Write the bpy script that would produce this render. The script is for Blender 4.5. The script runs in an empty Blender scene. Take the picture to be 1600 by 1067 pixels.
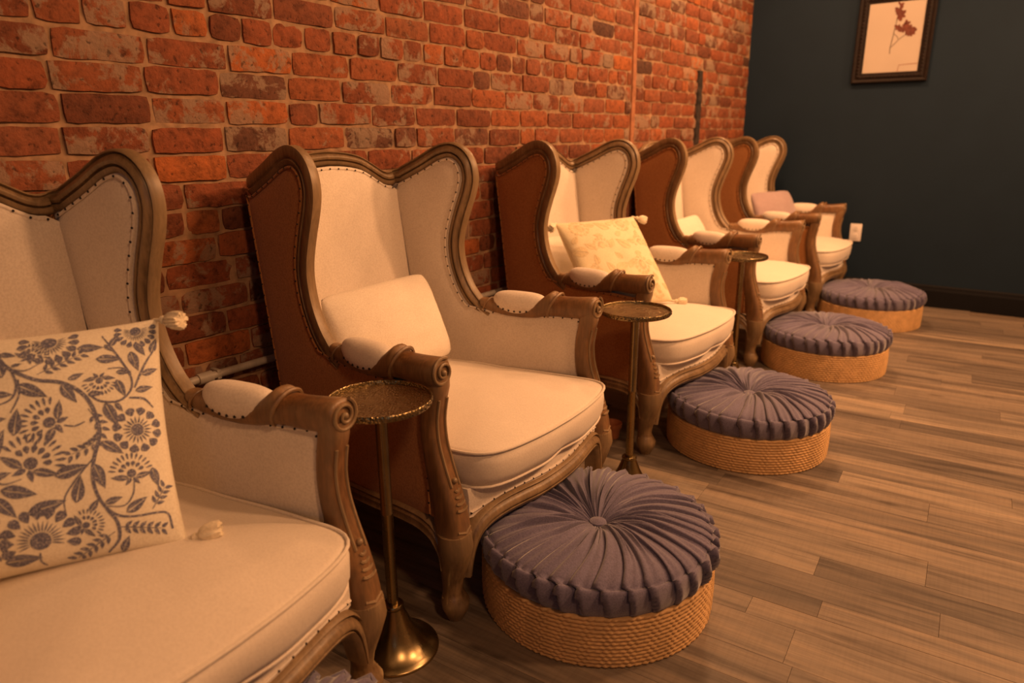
import bpy, bmesh, math, random
from mathutils import Vector, Matrix, noise
from mathutils.geometry import delaunay_2d_cdt
random.seed(7)
C = bpy.context.scene.collection
S = bpy.context.scene
R = math.radians

# ------------------------------------------------------------------ camera
CAMX, CAMZ = 1.70526, 1.09587
YAW, PITCH, ROLL, FPX = R(36.01889), R(16.41365), R(-0.48359), 1093.18
fw = Vector((-math.sin(YAW) * math.cos(PITCH), math.cos(YAW) * math.cos(PITCH), -math.sin(PITCH)))
rt = fw.cross(Vector((0, 0, 1))).normalized()
up = rt.cross(fw)
rt, up = rt * math.cos(ROLL) + up * math.sin(ROLL), up * math.cos(ROLL) - rt * math.sin(ROLL)
cd = bpy.data.cameras.new('camera')
cam = bpy.data.objects.new('camera', cd)
C.objects.link(cam)
cam.matrix_world = Matrix(((rt.x, up.x, -fw.x, CAMX), (rt.y, up.y, -fw.y, 0), (rt.z, up.z, -fw.z, CAMZ), (0, 0, 0, 1)))
cd.sensor_width = 36
cd.lens = FPX / 1600 * 36
cd.clip_start = .05
cd.dof.use_dof = True
cd.dof.focus_distance = 1.75
cd.dof.aperture_fstop = 2.6
S.camera = cam

# ------------------------------------------------------------------ light
S.view_settings.view_transform = 'Standard'
S.view_settings.look = 'None'
S.view_settings.gamma = 1
S.view_settings.use_curve_mapping = False
S.view_settings.exposure = 0.16
WARM = (1.0, .48, .205)
world = bpy.data.worlds.new('room_ambient')
S.world = world
world.use_nodes = True
bg = world.node_tree.nodes['Background']
bg.inputs[0].default_value = (1.0, .50, .24, 1)
bg.inputs[1].default_value = .028


def downlight(name, loc, power, size=.30, spread=160, color=WARM, target=None):
    d = bpy.data.lights.new(name, 'AREA')
    d.shape = 'DISK'
    d.size = size
    d.energy = power
    d.color = color
    d.spread = R(spread)
    o = bpy.data.objects.new(name, d)
    C.objects.link(o)
    o.location = loc
    if target:
        o.rotation_euler = (Vector(target) - Vector(loc)).to_track_quat('-Z', 'Y').to_euler()
    return o


for lx, ly, lz, pw in ((2.5, 1.75, 2.3, 23), (2.55, 3.2, 2.3, 39), (2.35, 4.5, 2.3, 21)):      # pendant lamps across the aisle
    downlight('pendant_lamp', (lx, ly, lz), pw, .26, 170, WARM, (.5, ly + .0, .75))
downlight('ceiling_downlight', (1.9, 2.4, 2.7), 12)
downlight('ceiling_downlight', (1.9, 3.9, 2.7), 20)
downlight('wall_washer', (.55, 2.9, 2.75), 11)
downlight('wall_washer', (.50, 4.3, 2.75), 28)
downlight('ceiling_downlight', (2.4, .25, 2.25), 13, .26, 165, WARM, (.4, .3, .7))
downlight('cool_fill', (2.9, -1.6, 1.6), 1.3, .9, 160, (.62, .78, 1.0), (.7, .5, .4))  # unseen cool fill, added from the camera side to tint the near seat

# ------------------------------------------------------------------ materials
def nodes(name):
    m = bpy.data.materials.new(name)
    m.use_nodes = True
    nt = m.node_tree
    return m, nt, nt.nodes['Principled BSDF']


def N(nt, t, **k):
    n = nt.nodes.new('ShaderNode' + t)
    for a, v in k.items():
        if a in n.inputs:
            n.inputs[a].default_value = v
        else:
            setattr(n, a, v)
    return n


def ramp(nt, stops, interp='LINEAR'):
    n = nt.nodes.new('ShaderNodeValToRGB')
    cr = n.color_ramp
    cr.interpolation = interp
    while len(cr.elements) < len(stops):
        cr.elements.new(.5)
    for e, (p, c) in zip(cr.elements, stops):
        e.position = p
        e.color = (*c, 1)
    return n


def mapping(nt, scale=(1, 1, 1), coord='Object', offset_random=False):
    tc = N(nt, 'TexCoord')
    mp = N(nt, 'Mapping')
    mp.inputs['Scale'].default_value = scale
    nt.links.new(tc.outputs[coord], mp.inputs[0])
    if offset_random:
        oi = N(nt, 'ObjectInfo')
        mul = N(nt, 'Math', operation='MULTIPLY')
        mul.inputs[1].default_value = 37.0
        nt.links.new(oi.outputs['Random'], mul.inputs[0])
        cmb = N(nt, 'CombineXYZ')
        for i in range(3):
            nt.links.new(mul.outputs[0], cmb.inputs[i])
        nt.links.new(cmb.outputs[0], mp.inputs['Location'])
    return mp


def mixc(nt, fac, a, b, mode='MIX'):
    n = nt.nodes.new('ShaderNodeMix')
    n.data_type = 'RGBA'
    n.blend_type = mode
    for sock, v in ((n.inputs[0], fac), (n.inputs[6], a), (n.inputs[7], b)):
        if hasattr(v, 'is_linked'):
            nt.links.new(v, sock)
        elif isinstance(v, (int, float)):
            sock.default_value = v
        else:
            sock.default_value = (*v, 1)
    return n.outputs[2]


def bump(nt, bsdf, height, strength=.3, dist=.002):
    b = N(nt, 'Bump')
    b.inputs['Strength'].default_value = strength
    b.inputs['Distance'].default_value = dist
    nt.links.new(height, b.inputs['Height'])
    nt.links.new(b.outputs[0], bsdf.inputs['Normal'])
    return b


def plain(name, col, rough=.6, metal=0., nscale=60, var=.12, bstr=.15, spec=.5):
    m, nt, b = nodes(name)
    mp = mapping(nt)
    nz = N(nt, 'TexNoise', Scale=nscale, Detail=4.0)
    nt.links.new(mp.outputs[0], nz.inputs['Vector'])
    dark = tuple(c * (1 - var) for c in col)
    lite = tuple(min(1, c * (1 + var)) for c in col)
    r = ramp(nt, [(.3, dark), (.7, lite)])
    nt.links.new(nz.outputs['Fac'], r.inputs[0])
    nt.links.new(r.outputs[0], b.inputs['Base Color'])
    b.inputs['Roughness'].default_value = rough
    b.inputs['Metallic'].default_value = metal
    b.inputs['Specular IOR Level'].default_value = spec
    if bstr:
        bump(nt, b, nz.outputs['Fac'], bstr, .002)
    return m


def woven(name, col, dark, pitch=.0032, strength=.5, rough=.85, slub=0.1, sheen=.2):
    """cloth: two crossed thread waves plus slubs"""
    m, nt, b = nodes(name)
    mp = mapping(nt)
    dv = N(nt, 'TexNoise', Scale=.62 / pitch, Detail=2.0, Roughness=.6)
    nt.links.new(mp.outputs[0], dv.inputs['Vector'])
    nz = N(nt, 'TexNoise', Scale=9.0, Detail=3.0)
    nt.links.new(mp.outputs[0], nz.inputs['Vector'])
    r = ramp(nt, [(.32, dark), (.62, col)])
    nt.links.new(dv.outputs[0], r.inputs[0])
    c = mixc(nt, nz.outputs['Fac'], tuple(1 - slub * 1.4 for _ in range(3)), (1, 1, 1))
    out = mixc(nt, 1.0, r.outputs[0], c, 'MULTIPLY')
    nt.links.new(out, b.inputs['Base Color'])
    b.inputs['Roughness'].default_value = rough
    b.inputs['Sheen Weight'].default_value = sheen
    b.inputs['Sheen Roughness'].default_value = .5
    b.inputs['Specular IOR Level'].default_value = .2
    bump(nt, b, dv.outputs[0], strength, .0008)
    return m


def carved_wood(name, tint=(1, 1, 1)):
    m, nt, b = nodes(name)
    mp = mapping(nt, (9, 9, 3))
    nz = N(nt, 'TexNoise', Scale=2.2, Detail=5.0, Roughness=.6)
    nt.links.new(mp.outputs[0], nz.inputs['Vector'])
    r = ramp(nt, [(.3, (.105, .060, .028)), (.52, (.20, .128, .066)), (.72, (.30, .21, .12))])
    nt.links.new(nz.outputs['Fac'], r.inputs[0])
    mp2 = mapping(nt, (160, 160, 24))
    n2 = N(nt, 'TexNoise', Scale=1.0, Detail=4.0)
    nt.links.new(mp2.outputs[0], n2.inputs['Vector'])
    r2 = ramp(nt, [(.35, (.62, .58, .52)), (.65, (1.05, 1.0, .95))])
    nt.links.new(n2.outputs['Fac'], r2.inputs[0])
    c = mixc(nt, 1.0, r.outputs[0], r2.outputs[0], 'MULTIPLY')
    c = mixc(nt, 1.0, c, tint, 'MULTIPLY')
    # lime wax left in the grooves, rubbed edges
    geo = N(nt, 'NewGeometry')
    pr = ramp(nt, [(.44, (.45, .45, .45)), (.5, (0, 0, 0)), (.56, (.35, .35, .35))])
    nt.links.new(geo.outputs['Pointiness'], pr.inputs[0])
    c = mixc(nt, pr.outputs[0], c, (.36, .26, .15))
    nt.links.new(c, b.inputs['Base Color'])
    b.inputs['Roughness'].default_value = .40
    b.inputs['Specular IOR Level'].default_value = .5
    bump(nt, b, n2.outputs['Fac'], .18, .001)
    return m


def brass(name, hammered=False):
    m, nt, b = nodes(name)
    b.inputs['Metallic'].default_value = 1
    mp = mapping(nt)
    nz = N(nt, 'TexNoise', Scale=14.0, Detail=4.0)
    nt.links.new(mp.outputs[0], nz.inputs['Vector'])
    r = ramp(nt, [(.3, (.23, .172, .084)), (.7, (.34, .262, .142))])
    nt.links.new(nz.outputs['Fac'], r.inputs[0])
    nt.links.new(r.outputs[0], b.inputs['Base Color'])
    rr = N(nt, 'MapRange'); rr.inputs[3].default_value = .20; rr.inputs[4].default_value = .34
    nt.links.new(nz.outputs['Fac'], rr.inputs[0])
    nt.links.new(rr.outputs[0], b.inputs['Roughness'])
    if hammered:
        v = N(nt, 'TexVoronoi', Scale=210.0)
        nt.links.new(mp.outputs[0], v.inputs['Vector'])
        bump(nt, b, v.outputs['Distance'], .6, .0025)
    return m


def brick_mat(name, source):
    m, nt, b = nodes(name)
    mp = mapping(nt, (1, 1, 1), offset_random=(source == 'object'))
    if source == 'object':
        oi = N(nt, 'ObjectInfo'); rnd = oi.outputs['Random']
    else:
        g = N(nt, 'NewGeometry'); rnd = g.outputs['Random Per Island']
    base = ramp(nt, [(0, (0.140, 0.048, 0.026)), (.12, (0.199, 0.060, 0.028)), (.3, (0.265, 0.077, 0.033)), (.45, (0.206, 0.068, 0.035)),
                     (.6, (0.294, 0.090, 0.035)), (.72, (0.236, 0.081, 0.042)), (.84, (0.397, 0.119, 0.035)), (.93, (0.169, 0.067, 0.040)), (1, (0.092, 0.043, 0.029))])
    nt.links.new(rnd, base.inputs[0])
    n1 = N(nt, 'TexNoise', Scale=30.0, Detail=8.0, Roughness=.72)
    nt.links.new(mp.outputs[0], n1.inputs['Vector'])
    r1 = ramp(nt, [(.30, (.36, .33, .32)), (.48, (.90, .90, .90)), (.72, (1.28, 1.2, 1.12))])
    nt.links.new(n1.outputs['Fac'], r1.inputs[0])
    c = mixc(nt, 1.0, base.outputs[0], r1.outputs[0], 'MULTIPLY')
    # old mortar smears
    n2 = N(nt, 'TexNoise', Scale=11.0, Detail=7.0, Roughness=.68, Distortion=.4)
    nt.links.new(mp.outputs[0], n2.inputs['Vector'])
    mul = N(nt, 'Math', operation='MULTIPLY'); mul.inputs[1].default_value = 7.13
    fr = N(nt, 'Math', operation='FRACT')
    nt.links.new(rnd, mul.inputs[0]); nt.links.new(mul.outputs[0], fr.inputs[0])
    mr = N(nt, 'MapRange'); mr.inputs[3].default_value = -.13; mr.inputs[4].default_value = .10
    nt.links.new(fr.outputs[0], mr.inputs[0])
    ad = N(nt, 'Math', operation='ADD')
    nt.links.new(n2.outputs['Fac'], ad.inputs[0]); nt.links.new(mr.outputs[0], ad.inputs[1])
    r2 = ramp(nt, [(.545, (0, 0, 0)), (.60, (.72, .72, .72))])
    nt.links.new(ad.outputs[0], r2.inputs[0])
    c = mixc(nt, r2.outputs[0], c, (.29, .205, .145))
    # soot pits
    n3 = N(nt, 'TexNoise', Scale=70.0, Detail=3.0)
    nt.links.new(mp.outputs[0], n3.inputs['Vector'])
    r3 = ramp(nt, [(.30, (.3, .3, .3)), (.38, (1, 1, 1))])
    nt.links.new(n3.outputs['Fac'], r3.inputs[0])
    c = mixc(nt, .8, c, r3.outputs[0], 'MULTIPLY')
    nt.links.new(c, b.inputs['Base Color'])
    b.inputs['Roughness'].default_value = .82
    b.inputs['Specular IOR Level'].default_value = .25
    hh = N(nt, 'Math', operation='ADD')
    nt.links.new(n1.outputs['Fac'], hh.inputs[0]); nt.links.new(n3.outputs['Fac'], hh.inputs[1])
    bump(nt, b, hh.outputs[0], .9, .005)
    return m


def plank_mat(name):
    m, nt, b = nodes(name)
    oi = N(nt, 'ObjectInfo')
    base = ramp(nt, [(0, (0.121, 0.099, 0.083)), (.25, (0.187, 0.151, 0.122)), (.5, (0.239, 0.191, 0.149)), (.7, (0.163, 0.134, 0.111)), (.86, (0.286, 0.231, 0.178)), (1, (0.207, 0.166, 0.132))])
    nt.links.new(oi.outputs['Random'], base.inputs[0])
    mp = mapping(nt, (1.3, 17, 1), offset_random=True)
    n1 = N(nt, 'TexNoise', Scale=1.6, Detail=5.0, Roughness=.55, Distortion=.5)
    nt.links.new(mp.outputs[0], n1.inputs['Vector'])
    r1 = ramp(nt, [(.3, (.42, .40, .40)), (.48, (.92, .92, .92)), (.68, (1.28, 1.22, 1.12))])
    nt.links.new(n1.outputs['Fac'], r1.inputs[0])
    c = mixc(nt, 1.0, base.outputs[0], r1.outputs[0], 'MULTIPLY')
    mp2 = mapping(nt, (7, 190, 1), offset_random=True)
    n2 = N(nt, 'TexNoise', Scale=1.0, Detail=4.0)
    nt.links.new(mp2.outputs[0], n2.inputs['Vector'])
    r2 = ramp(nt, [(.33, (.82, .81, .80)), (.62, (1.03, 1.03, 1.03))])
    nt.links.new(n2.outputs['Fac'], r2.inputs[0])
    c = mixc(nt, 1.0, c, r2.outputs[0], 'MULTIPLY')
    # cross saw marks and knots
    mp3 = mapping(nt, (150, 9, 1), offset_random=True)
    n3 = N(nt, 'TexNoise', Scale=1.0, Detail=2.0)
    nt.links.new(mp3.outputs[0], n3.inputs['Vector'])
    r3 = ramp(nt, [(.36, (.80, .79, .78)), (.55, (1, 1, 1))])
    nt.links.new(n3.outputs['Fac'], r3.inputs[0])
    c = mixc(nt, .35, c, r3.outputs[0], 'MULTIPLY')
    mp4 = mapping(nt, (2.4, 7, 1), offset_random=True)
    v = N(nt, 'TexVoronoi', Scale=1.3)
    nt.links.new(mp4.outputs[0], v.inputs['Vector'])
    r4 = ramp(nt, [(.0, (.32, .30, .28)), (.055, (.55, .52, .5)), (.13, (1, 1, 1))])
    nt.links.new(v.outputs['Distance'], r4.inputs[0])
    c = mixc(nt, .8, c, r4.outputs[0], 'MULTIPLY')
    nt.links.new(c, b.inputs['Base Color'])
    b.inputs['Roughness'].default_value = .50
    b.inputs['Specular IOR Level'].default_value = .35
    bump(nt, b, n3.outputs['Fac'], .12, .0008)
    return m


M = {}
M['cream'] = woven('cream_linen', (.80, .71, .61), (.69, .605, .515), .0030, .4)
M['cream_plain'] = woven('cream_cushion_linen', (.81, .72, .615), (.73, .645, .55), .0026, .3)
M['burlap'] = woven('brown_burlap', (.42, .185, .062), (.30, .125, .040), .003, .6)
M['pocket'] = woven('lumbar_linen', (.86, .78, .66), (.74, .65, .54), .0022, .3)
M['wood'] = carved_wood('weathered_oak')
M['wood_warm'] = carved_wood('rubbed_oak', (.92, .66, .46))
M['nail'] = plain('antique_nail', (.03, .022, .018), .4, .6, bstr=0)
M['grey_velvet'] = woven('grey_velvet', (.172, .154, .250), (.116, .103, .172), .0022, .25, .8, .25, .45)
M['mauve'] = woven('mauve_velvet', (.50, .37, .38), (.39, .28, .29), .002, .3, .8, .2, .4)
M['rush'] = plain('woven_rush', (.60, .37, .165), .6, 0, 30, .14, .15)
M['brass'] = brass('antique_brass')
M['brass_h'] = brass('hammered_brass', True)
M['brass_dark'] = plain('darkened_brass', (.07, .045, .02), .6, .3, 40, .2, 0)
M['print_cloth'] = woven('printed_cotton', (.86, .79, .64), (.74, .67, .53), .0022, .35)
M['beige_cloth'] = woven('beige_jacquard', (.86, .76, .52), (.76, .66, .43), .0022, .35)
M['tan_ink'] = plain('tan_print_ink', (.70, .57, .34), .8, 0, 300, .22, 0)
m_, nt_, b_ = nodes('indigo_print_ink')
mp_ = mapping(nt_)
nz_ = N(nt_, 'TexNoise', Scale=420.0, Detail=3.0)
nt_.links.new(mp_.outputs[0], nz_.inputs['Vector'])
r_ = ramp(nt_, [(.40, (.10, .105, .17)), (.56, (.17, .17, .23)), (.66, (.46, .42, .40))])
nt_.links.new(nz_.outputs['Fac'], r_.inputs[0])
nt_.links.new(r_.outputs[0], b_.inputs['Base Color'])
b_.inputs['Roughness'].default_value = .9
M['ink'] = m_
M['tassel'] = plain('cotton_tassel', (.80, .70, .52), .9, 0, 200, .15, .3)
M['navy'] = plain('navy_paint', (.0100, .0215, .039), .75, 0, 5, .05, .02, .18)
M['navy_trim'] = plain('dark_baseboard_paint', (.007, .007, .009), .7, 0, 8, .1, .02, .15)
M['cream_wall'] = plain('cream_wall_paint', (.72, .66, .58), .8, 0, 5, .03, .02)
M['brick'] = brick_mat('old_brick', 'object')
M['brick_rest'] = brick_mat('old_brick_far', 'island')
M['mortar'] = plain('lime_mortar', (.33, .20, .115), .95, 0, 38, .30, .9)
M['seam'] = plain('orange_mortar_seam', (.33, .135, .065), .9, 0, 30, .25, .5)
M['iron'] = plain('charred_iron', (.028, .018, .014), .7, .0, 30, .8, .8)
M['plank'] = plank_mat('grey_oak_plank')
M['subfloor'] = plain('plank_joint', (.13, .095, .066), .9, 0, 30, .2, .1)
M['black_frame'] = plain('ebonised_frame', (.011, .006, .005), .6, 0, 40, .4, .5, .2)
M['paper'] = plain('ivory_paper', (.46, .40, .345), .9, 0, 4, .04, 0)
M['petal'] = plain('pressed_petal', (.135, .036, .022), .8, 0, 60, .3, 0)
M['stem'] = plain('pressed_stem', (.07, .055, .04), .8, 0, 60, .2, 0)
M['rule'] = plain('red_ruled_line', (.26, .12, .09), .8, 0, 60, .1, 0)
M['ivory_plastic'] = plain('ivory_plastic', (.80, .74, .70), .35, 0, 20, .03, 0)
M['socket'] = plain('socket_dark', (.10, .085, .08), .5, 0, 20, .1, 0)
M['conduit'] = plain('grey_conduit', (.50, .46, .40), .5, .1, 30, .2, .1)
M['terracotta'] = plain('terracotta', (.42, .15, .06), .7, 0, 40, .15, .2)
M['white_tub'] = plain('cream_enamel', (.84, .80, .72), .35, 0, 20, .03, 0)


# ------------------------------------------------------------------ mesh helpers
def obj(name, bm, mat, parent=None, smooth=True, sharp=40):
    me = bpy.data.meshes.new(name)
    bm.normal_update()
    bm.to_mesh(me)
    bm.free()
    me.materials.append(mat)
    if smooth:
        me.polygons.foreach_set('use_smooth', [True] * len(me.polygons))
        if sharp and len(me.polygons) < 30000:
            me.set_sharp_from_angle(angle=R(sharp))
    o = bpy.data.objects.new(name, me)
    C.objects.link(o)
    o.parent = parent
    return o


def tag(o, label=None, cat=None, group=None, kind=None):
    for k, v in (('label', label), ('category', cat), ('group', group), ('kind', kind)):
        if v:
            o[k] = v
    return o


def empty(name, loc=(0, 0, 0), rz=0, **k):
    o = bpy.data.objects.new(name, None)
    o.empty_display_size = .1
    C.objects.link(o)
    o.location = loc
    o.rotation_euler = (0, 0, rz)
    return tag(o, **k)


def copy_tree(o, parent=None):
    kids = list(o.children)
    c = o.copy()
    C.objects.link(c)
    c.parent = parent
    for ch in kids:
        copy_tree(ch, c)
    return c


def box(bm, lo, hi, bev=0):
    lo, hi = Vector(lo), Vector(hi)
    r = bmesh.ops.create_cube(bm, size=1)
    vs = r['verts']
    for v in vs:
        v.co = Vector(((lo[i] + hi[i]) / 2 + v.co[i] * (hi[i] - lo[i]) for i in range(3)))
    if bev:
        es = list({e for v in vs for e in v.link_edges})
        bmesh.ops.bevel(bm, geom=es, offset=bev, segments=2, affect='EDGES', profile=.6)


def grid_faces(bm, rows, close_u=False, cap0=False, cap1=False):
    """rows: list of rings (lists of BMVert)"""
    for a, b in zip(rows, rows[1:]):
        n = len(a)
        for i in range(n if close_u else n - 1):
            j = (i + 1) % n
            try:
                bm.faces.new((a[i], a[j], b[j], b[i]))
            except ValueError:
                pass
    if cap0:
        bm.faces.new(list(reversed(rows[0])))
    if cap1:
        bm.faces.new(rows[-1])


def lathe(bm, prof, n=32, cx=0, cy=0, cap0=True, cap1=True):
    rows = []
    for r, z in prof:
        rows.append([bm.verts.new((cx + r * math.cos(2 * math.pi * i / n), cy + r * math.sin(2 * math.pi * i / n), z)) for i in range(n)])
    grid_faces(bm, rows, True, cap0, cap1)


def catmull(pts, step=.012):
    P = [Vector(p) for p in pts]
    P = [P[0] * 2 - P[1]] + P + [P[-1] * 2 - P[-2]]
    out = []
    for i in range(1, len(P) - 2):
        p0, p1, p2, p3 = P[i - 1:i + 3]
        n = max(1, int((p2 - p1).length / step + .5))
        for k in range(n):
            t = k / n
            out.append(.5 * ((2 * p1) + (p2 - p0) * t + (2 * p0 - 5 * p1 + 4 * p2 - p3) * t * t + (3 * p1 - p0 - 3 * p2 + p3) * t ** 3))
    out.append(P[-2].copy())
    return out


def tube(bm, pts, r, n=8, closed=False, caps=True):
    pts = [Vector(p) for p in pts]
    L = len(pts)
    rows = []
    prev = None
    for i, p in enumerate(pts):
        a = pts[(i - 1) % L] if closed or i > 0 else p
        b = pts[(i + 1) % L] if closed or i < L - 1 else p
        t = (b - a).normalized()
        if prev is None:
            ref = Vector((0, 0, 1)) if abs(t.z) < .9 else Vector((1, 0, 0))
            u = t.cross(ref).normalized()
        else:
            u = (prev - t * prev.dot(t)).normalized()
        prev = u
        v = t.cross(u)
        rr = r[i] if isinstance(r, (list, tuple)) else r
        rows.append([bm.verts.new(p + (u * math.cos(2 * math.pi * k / n) + v * math.sin(2 * math.pi * k / n)) * rr) for k in range(n)])
    if closed:
        rows.append(rows[0])
    grid_faces(bm, rows, True, caps and not closed, caps and not closed)


def superell(n, a, b, e):
    out = []
    for i in range(n):
        t = 2 * math.pi * i / n
        c, s = math.cos(t), math.sin(t)
        out.append((a * math.copysign(abs(c) ** (2 / e), c), b * math.copysign(abs(s) ** (2 / e), s)))
    return out


def lerp_table(tab, x):
    if x <= tab[0][0]:
        return tab[0][1:]
    for a, b in zip(tab, tab[1:]):
        if x <= b[0]:
            t = (x - a[0]) / (b[0] - a[0])
            return tuple(p + (q - p) * t for p, q in zip(a[1:], b[1:]))
    return tab[-1][1:]


def seg_dist(p, a, b):
    ab = (b[0] - a[0], b[1] - a[1])
    l2 = ab[0] ** 2 + ab[1] ** 2
    t = 0 if l2 == 0 else max(0, min(1, ((p[0] - a[0]) * ab[0] + (p[1] - a[1]) * ab[1]) / l2))
    return math.hypot(p[0] - a[0] - ab[0] * t, p[1] - a[1] - ab[1] * t)


def inside(p, poly):
    r = False
    for (x0, y0), (x1, y1) in zip(poly, poly[1:] + poly[:1]):
        if (y0 > p[1]) != (y1 > p[1]) and p[0] < (x1 - x0) * (p[1] - y0) / (y1 - y0) + x0:
            r = not r
    return r


def fill_panel(bm, poly, fn, step=.022):
    """triangulated sheet over a 2-D outline, fn(x, y, distance_to_edge) -> 3-D point"""
    dense = []
    for a, b in zip(poly, poly[1:] + poly[:1]):
        n = max(1, int(math.hypot(b[0] - a[0], b[1] - a[1]) / step))
        dense += [(a[0] + (b[0] - a[0]) * k / n, a[1] + (b[1] - a[1]) * k / n) for k in range(n)]
    xs, ys = [p[0] for p in dense], [p[1] for p in dense]
    pts = list(dense)
    nb = len(dense)
    ring = list(zip(dense, dense[1:] + dense[:1]))
    y = min(ys) + step / 2
    row = 0
    while y < max(ys):
        x = min(xs) + step * (.5 if row % 2 else 0)
        while x < max(xs):
            if inside((x, y), dense) and min(seg_dist((x, y), a, b) for a, b in ring) > step * .45:
                pts.append((x, y))
            x += step
        y += step * .87
        row += 1
    vo, eo, fo, *_ = delaunay_2d_cdt([Vector(p) for p in pts], [(i, (i + 1) % nb) for i in range(nb)], [], 1, 1e-6)
    vs = []
    for v in vo:
        d = min(seg_dist(v, a, b) for a, b in ring)
        vs.append(bm.verts.new(fn(v.x, v.y, d)))
    for f in fo:
        try:
            bm.faces.new([vs[i] for i in f])
        except ValueError:
            pass
    return dense


def ico(bm, c, r, sub=1, sq=(1, 1, 1)):
    res = bmesh.ops.create_icosphere(bm, subdivisions=sub, radius=1)
    for v in res['verts']:
        v.co = Vector((c[0] + v.co.x * r * sq[0], c[1] + v.co.y * r * sq[1], c[2] + v.co.z * r * sq[2]))

# ------------------------------------------------------------------ setting
WX, WY = -.022, 5.215          # brick wall face, navy wall face
fl = empty('floor'); tag(fl, kind='structure')
bm = bmesh.new(); box(bm, (-.4, -2.6, -.06), (3.6, WY + .1, -.004))
obj('subfloor', bm, M['subfloor'], fl, smooth=False)
# planks: rows run away from the brick wall, a little out of square
ang = R(3.2)
rng = random.Random(3)
ca, sa = math.cos(ang), math.sin(ang)
plank_cache = {}
v = -2.6
n_planks = 0


def project(p):
    d = Vector(p) - Vector((CAMX, 0, CAMZ))
    z = d.dot(fw)
    if z < .05:
        return None
    return (800 + FPX * d.dot(rt) / z, 533.5 - FPX * d.dot(up) / z)


def onscreen(p, m=60):
    q = project(p)
    return q is not None and -m < q[0] < 1600 + m and -m < q[1] < 1067 + m


rest = bmesh.new()
while v < WY + .25:
    w = rng.choice((.072, .098, .098, .126))
    u = -.3 - rng.random() * .9
    while u < 3.7:
        l = rng.choice((.62, .86, 1.1, 1.32))
        u0, u1 = u, min(u + l, 3.75)
        cx, cy = u0 + l / 2, v + w / 2
        corners = [(ca * a - sa * b, sa * a + ca * b) for a in (u0, (u0 + u1) / 2, u1) for b in (v, v + w)]
        if max(c[1] for c in corners) < WY - .002 and min(c[0] for c in corners) > WX - .5:
            vis = any(onscreen((c[0], c[1], 0)) for c in corners) and u1 > .0
            if vis and u1 - u0 > .15:
                key = (round(w, 3), l)
                ok_len = abs(u1 - u0 - l) < 1e-6
                if not ok_len:
                    key = (round(w, 3), round(u1 - u0, 3))
                if key not in plank_cache:
                    b = bmesh.new(); g = .0003
                    LL = u1 - u0
                    box(b, (-LL / 2 + g, -w / 2 + g, -.006), (LL / 2 - g, w / 2 - g, 0), .0006)
                    me = bpy.data.meshes.new('plank'); b.to_mesh(me); b.free(); me.materials.append(M['plank'])
                    plank_cache[key] = me
                o = bpy.data.objects.new('plank', plank_cache[key]); C.objects.link(o); o.parent = fl
                mu, mv = (u0 + u1) / 2, v + w / 2
                o.location = (ca * mu - sa * mv, sa * mu + ca * mv, rng.uniform(-.0003, .0003))
                o.rotation_euler = (0, 0, ang)
                n_planks += 1
            elif u1 > -.3 and u1 - u0 > .01:        # outside the frame: joined
                box(rest, (u0 + .0003, v + .0003, -.006), (u1 - .0003, v + w - .0003, 0))
        u = u1 + .0
    v += w

rest.transform(Matrix.Rotation(ang, 4, 'Z'))
tag(obj('plank_rows', rest, M['plank'], fl, smooth=False), kind='stuff')

# brick wall --------------------------------------------------------------
bw = empty('wall_left'); tag(bw, kind='structure')
bm = bmesh.new(); nx = 0
ys = [-.9 + i * .06 for i in range(int((WY + .9 + .1) / .06) + 1)]
zs = [i * .034 for i in range(68)]
rows = [[bm.verts.new((WX + .004 * noise.noise(Vector((0, y * 9, z * 14))) , y, z)) for y in ys] for z in zs]
grid_faces(bm, rows)
vs0 = [bm.verts.new((WX - .12, y, z)) for y, z in ((ys[0], 0), (ys[-1], 0), (ys[-1], zs[-1]), (ys[0], zs[-1]))]
bm.faces.new(vs0)
obj('mortar', bm, M['mortar'], bw)


def brick_mesh(L, H, seed):
    r = random.Random(seed)
    b = bmesh.new()
    nu, nv = (8 if L > .13 else 5), 4
    off = Vector((r.random() * 50, r.random() * 50, 0))
    rows = []
    for j in range(nv):
        row = []
        for i in range(nu):
            y = (i / (nu - 1) - .5) * L
            z = (j / (nv - 1) - .5) * H
            e = .0032 if (i in (0, nu - 1) or j in (0, nv - 1)) else 0
            d = .0030 * noise.noise(Vector((y * 30, z * 40, 0)) + off)
            cx = 0
            if i in (0, nu - 1) and j in (0, nv - 1):
                cx = .0030 * r.random() + .001
            y2 = y - math.copysign(cx, y) + .0032 * noise.noise(Vector((y * 75, z * 75, 3)) + off)
            z2 = z - math.copysign(cx, z) + .0036 * noise.noise(Vector((y * 60, z * 60, 9)) + off)
            row.append(b.verts.new((0.0080 + d - e - (.002 if cx else 0), y2, z2)))
        rows.append(row)
    grid_faces(b, rows)
    ring = rows[0] + [rw[-1] for rw in rows[1:-1]] + rows[-1][::-1] + [rw[0] for rw in rows[1:-1]][::-1]
    back = [b.verts.new((-.012, q.co.y * 1.015, q.co.z * 1.02)) for q in ring]
    for i in range(len(ring)):
        j = (i + 1) % len(ring)
        b.faces.new((ring[i], back[i], back[j], ring[j]))
    bmesh.ops.recalc_face_normals(b, faces=b.faces)
    return b


def outline_visible(q):
    mask = [(-40, -40), (-40, 285), (75, 290), (205, 230), (270, 270), (275, 470), (330, 600), (430, 600), (362, 272), (440, 224), (612, 272),
            (715, 222), (756, 300), (738, 400), (770, 450), (790, 440), (762, 262), (845, 219), (900, 240), (970, 217), (1005, 245), (1040, 215), (1120, 210),
            (1160, 210), (1240, 200), (1240, -40)]
    return inside(q, mask)


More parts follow.
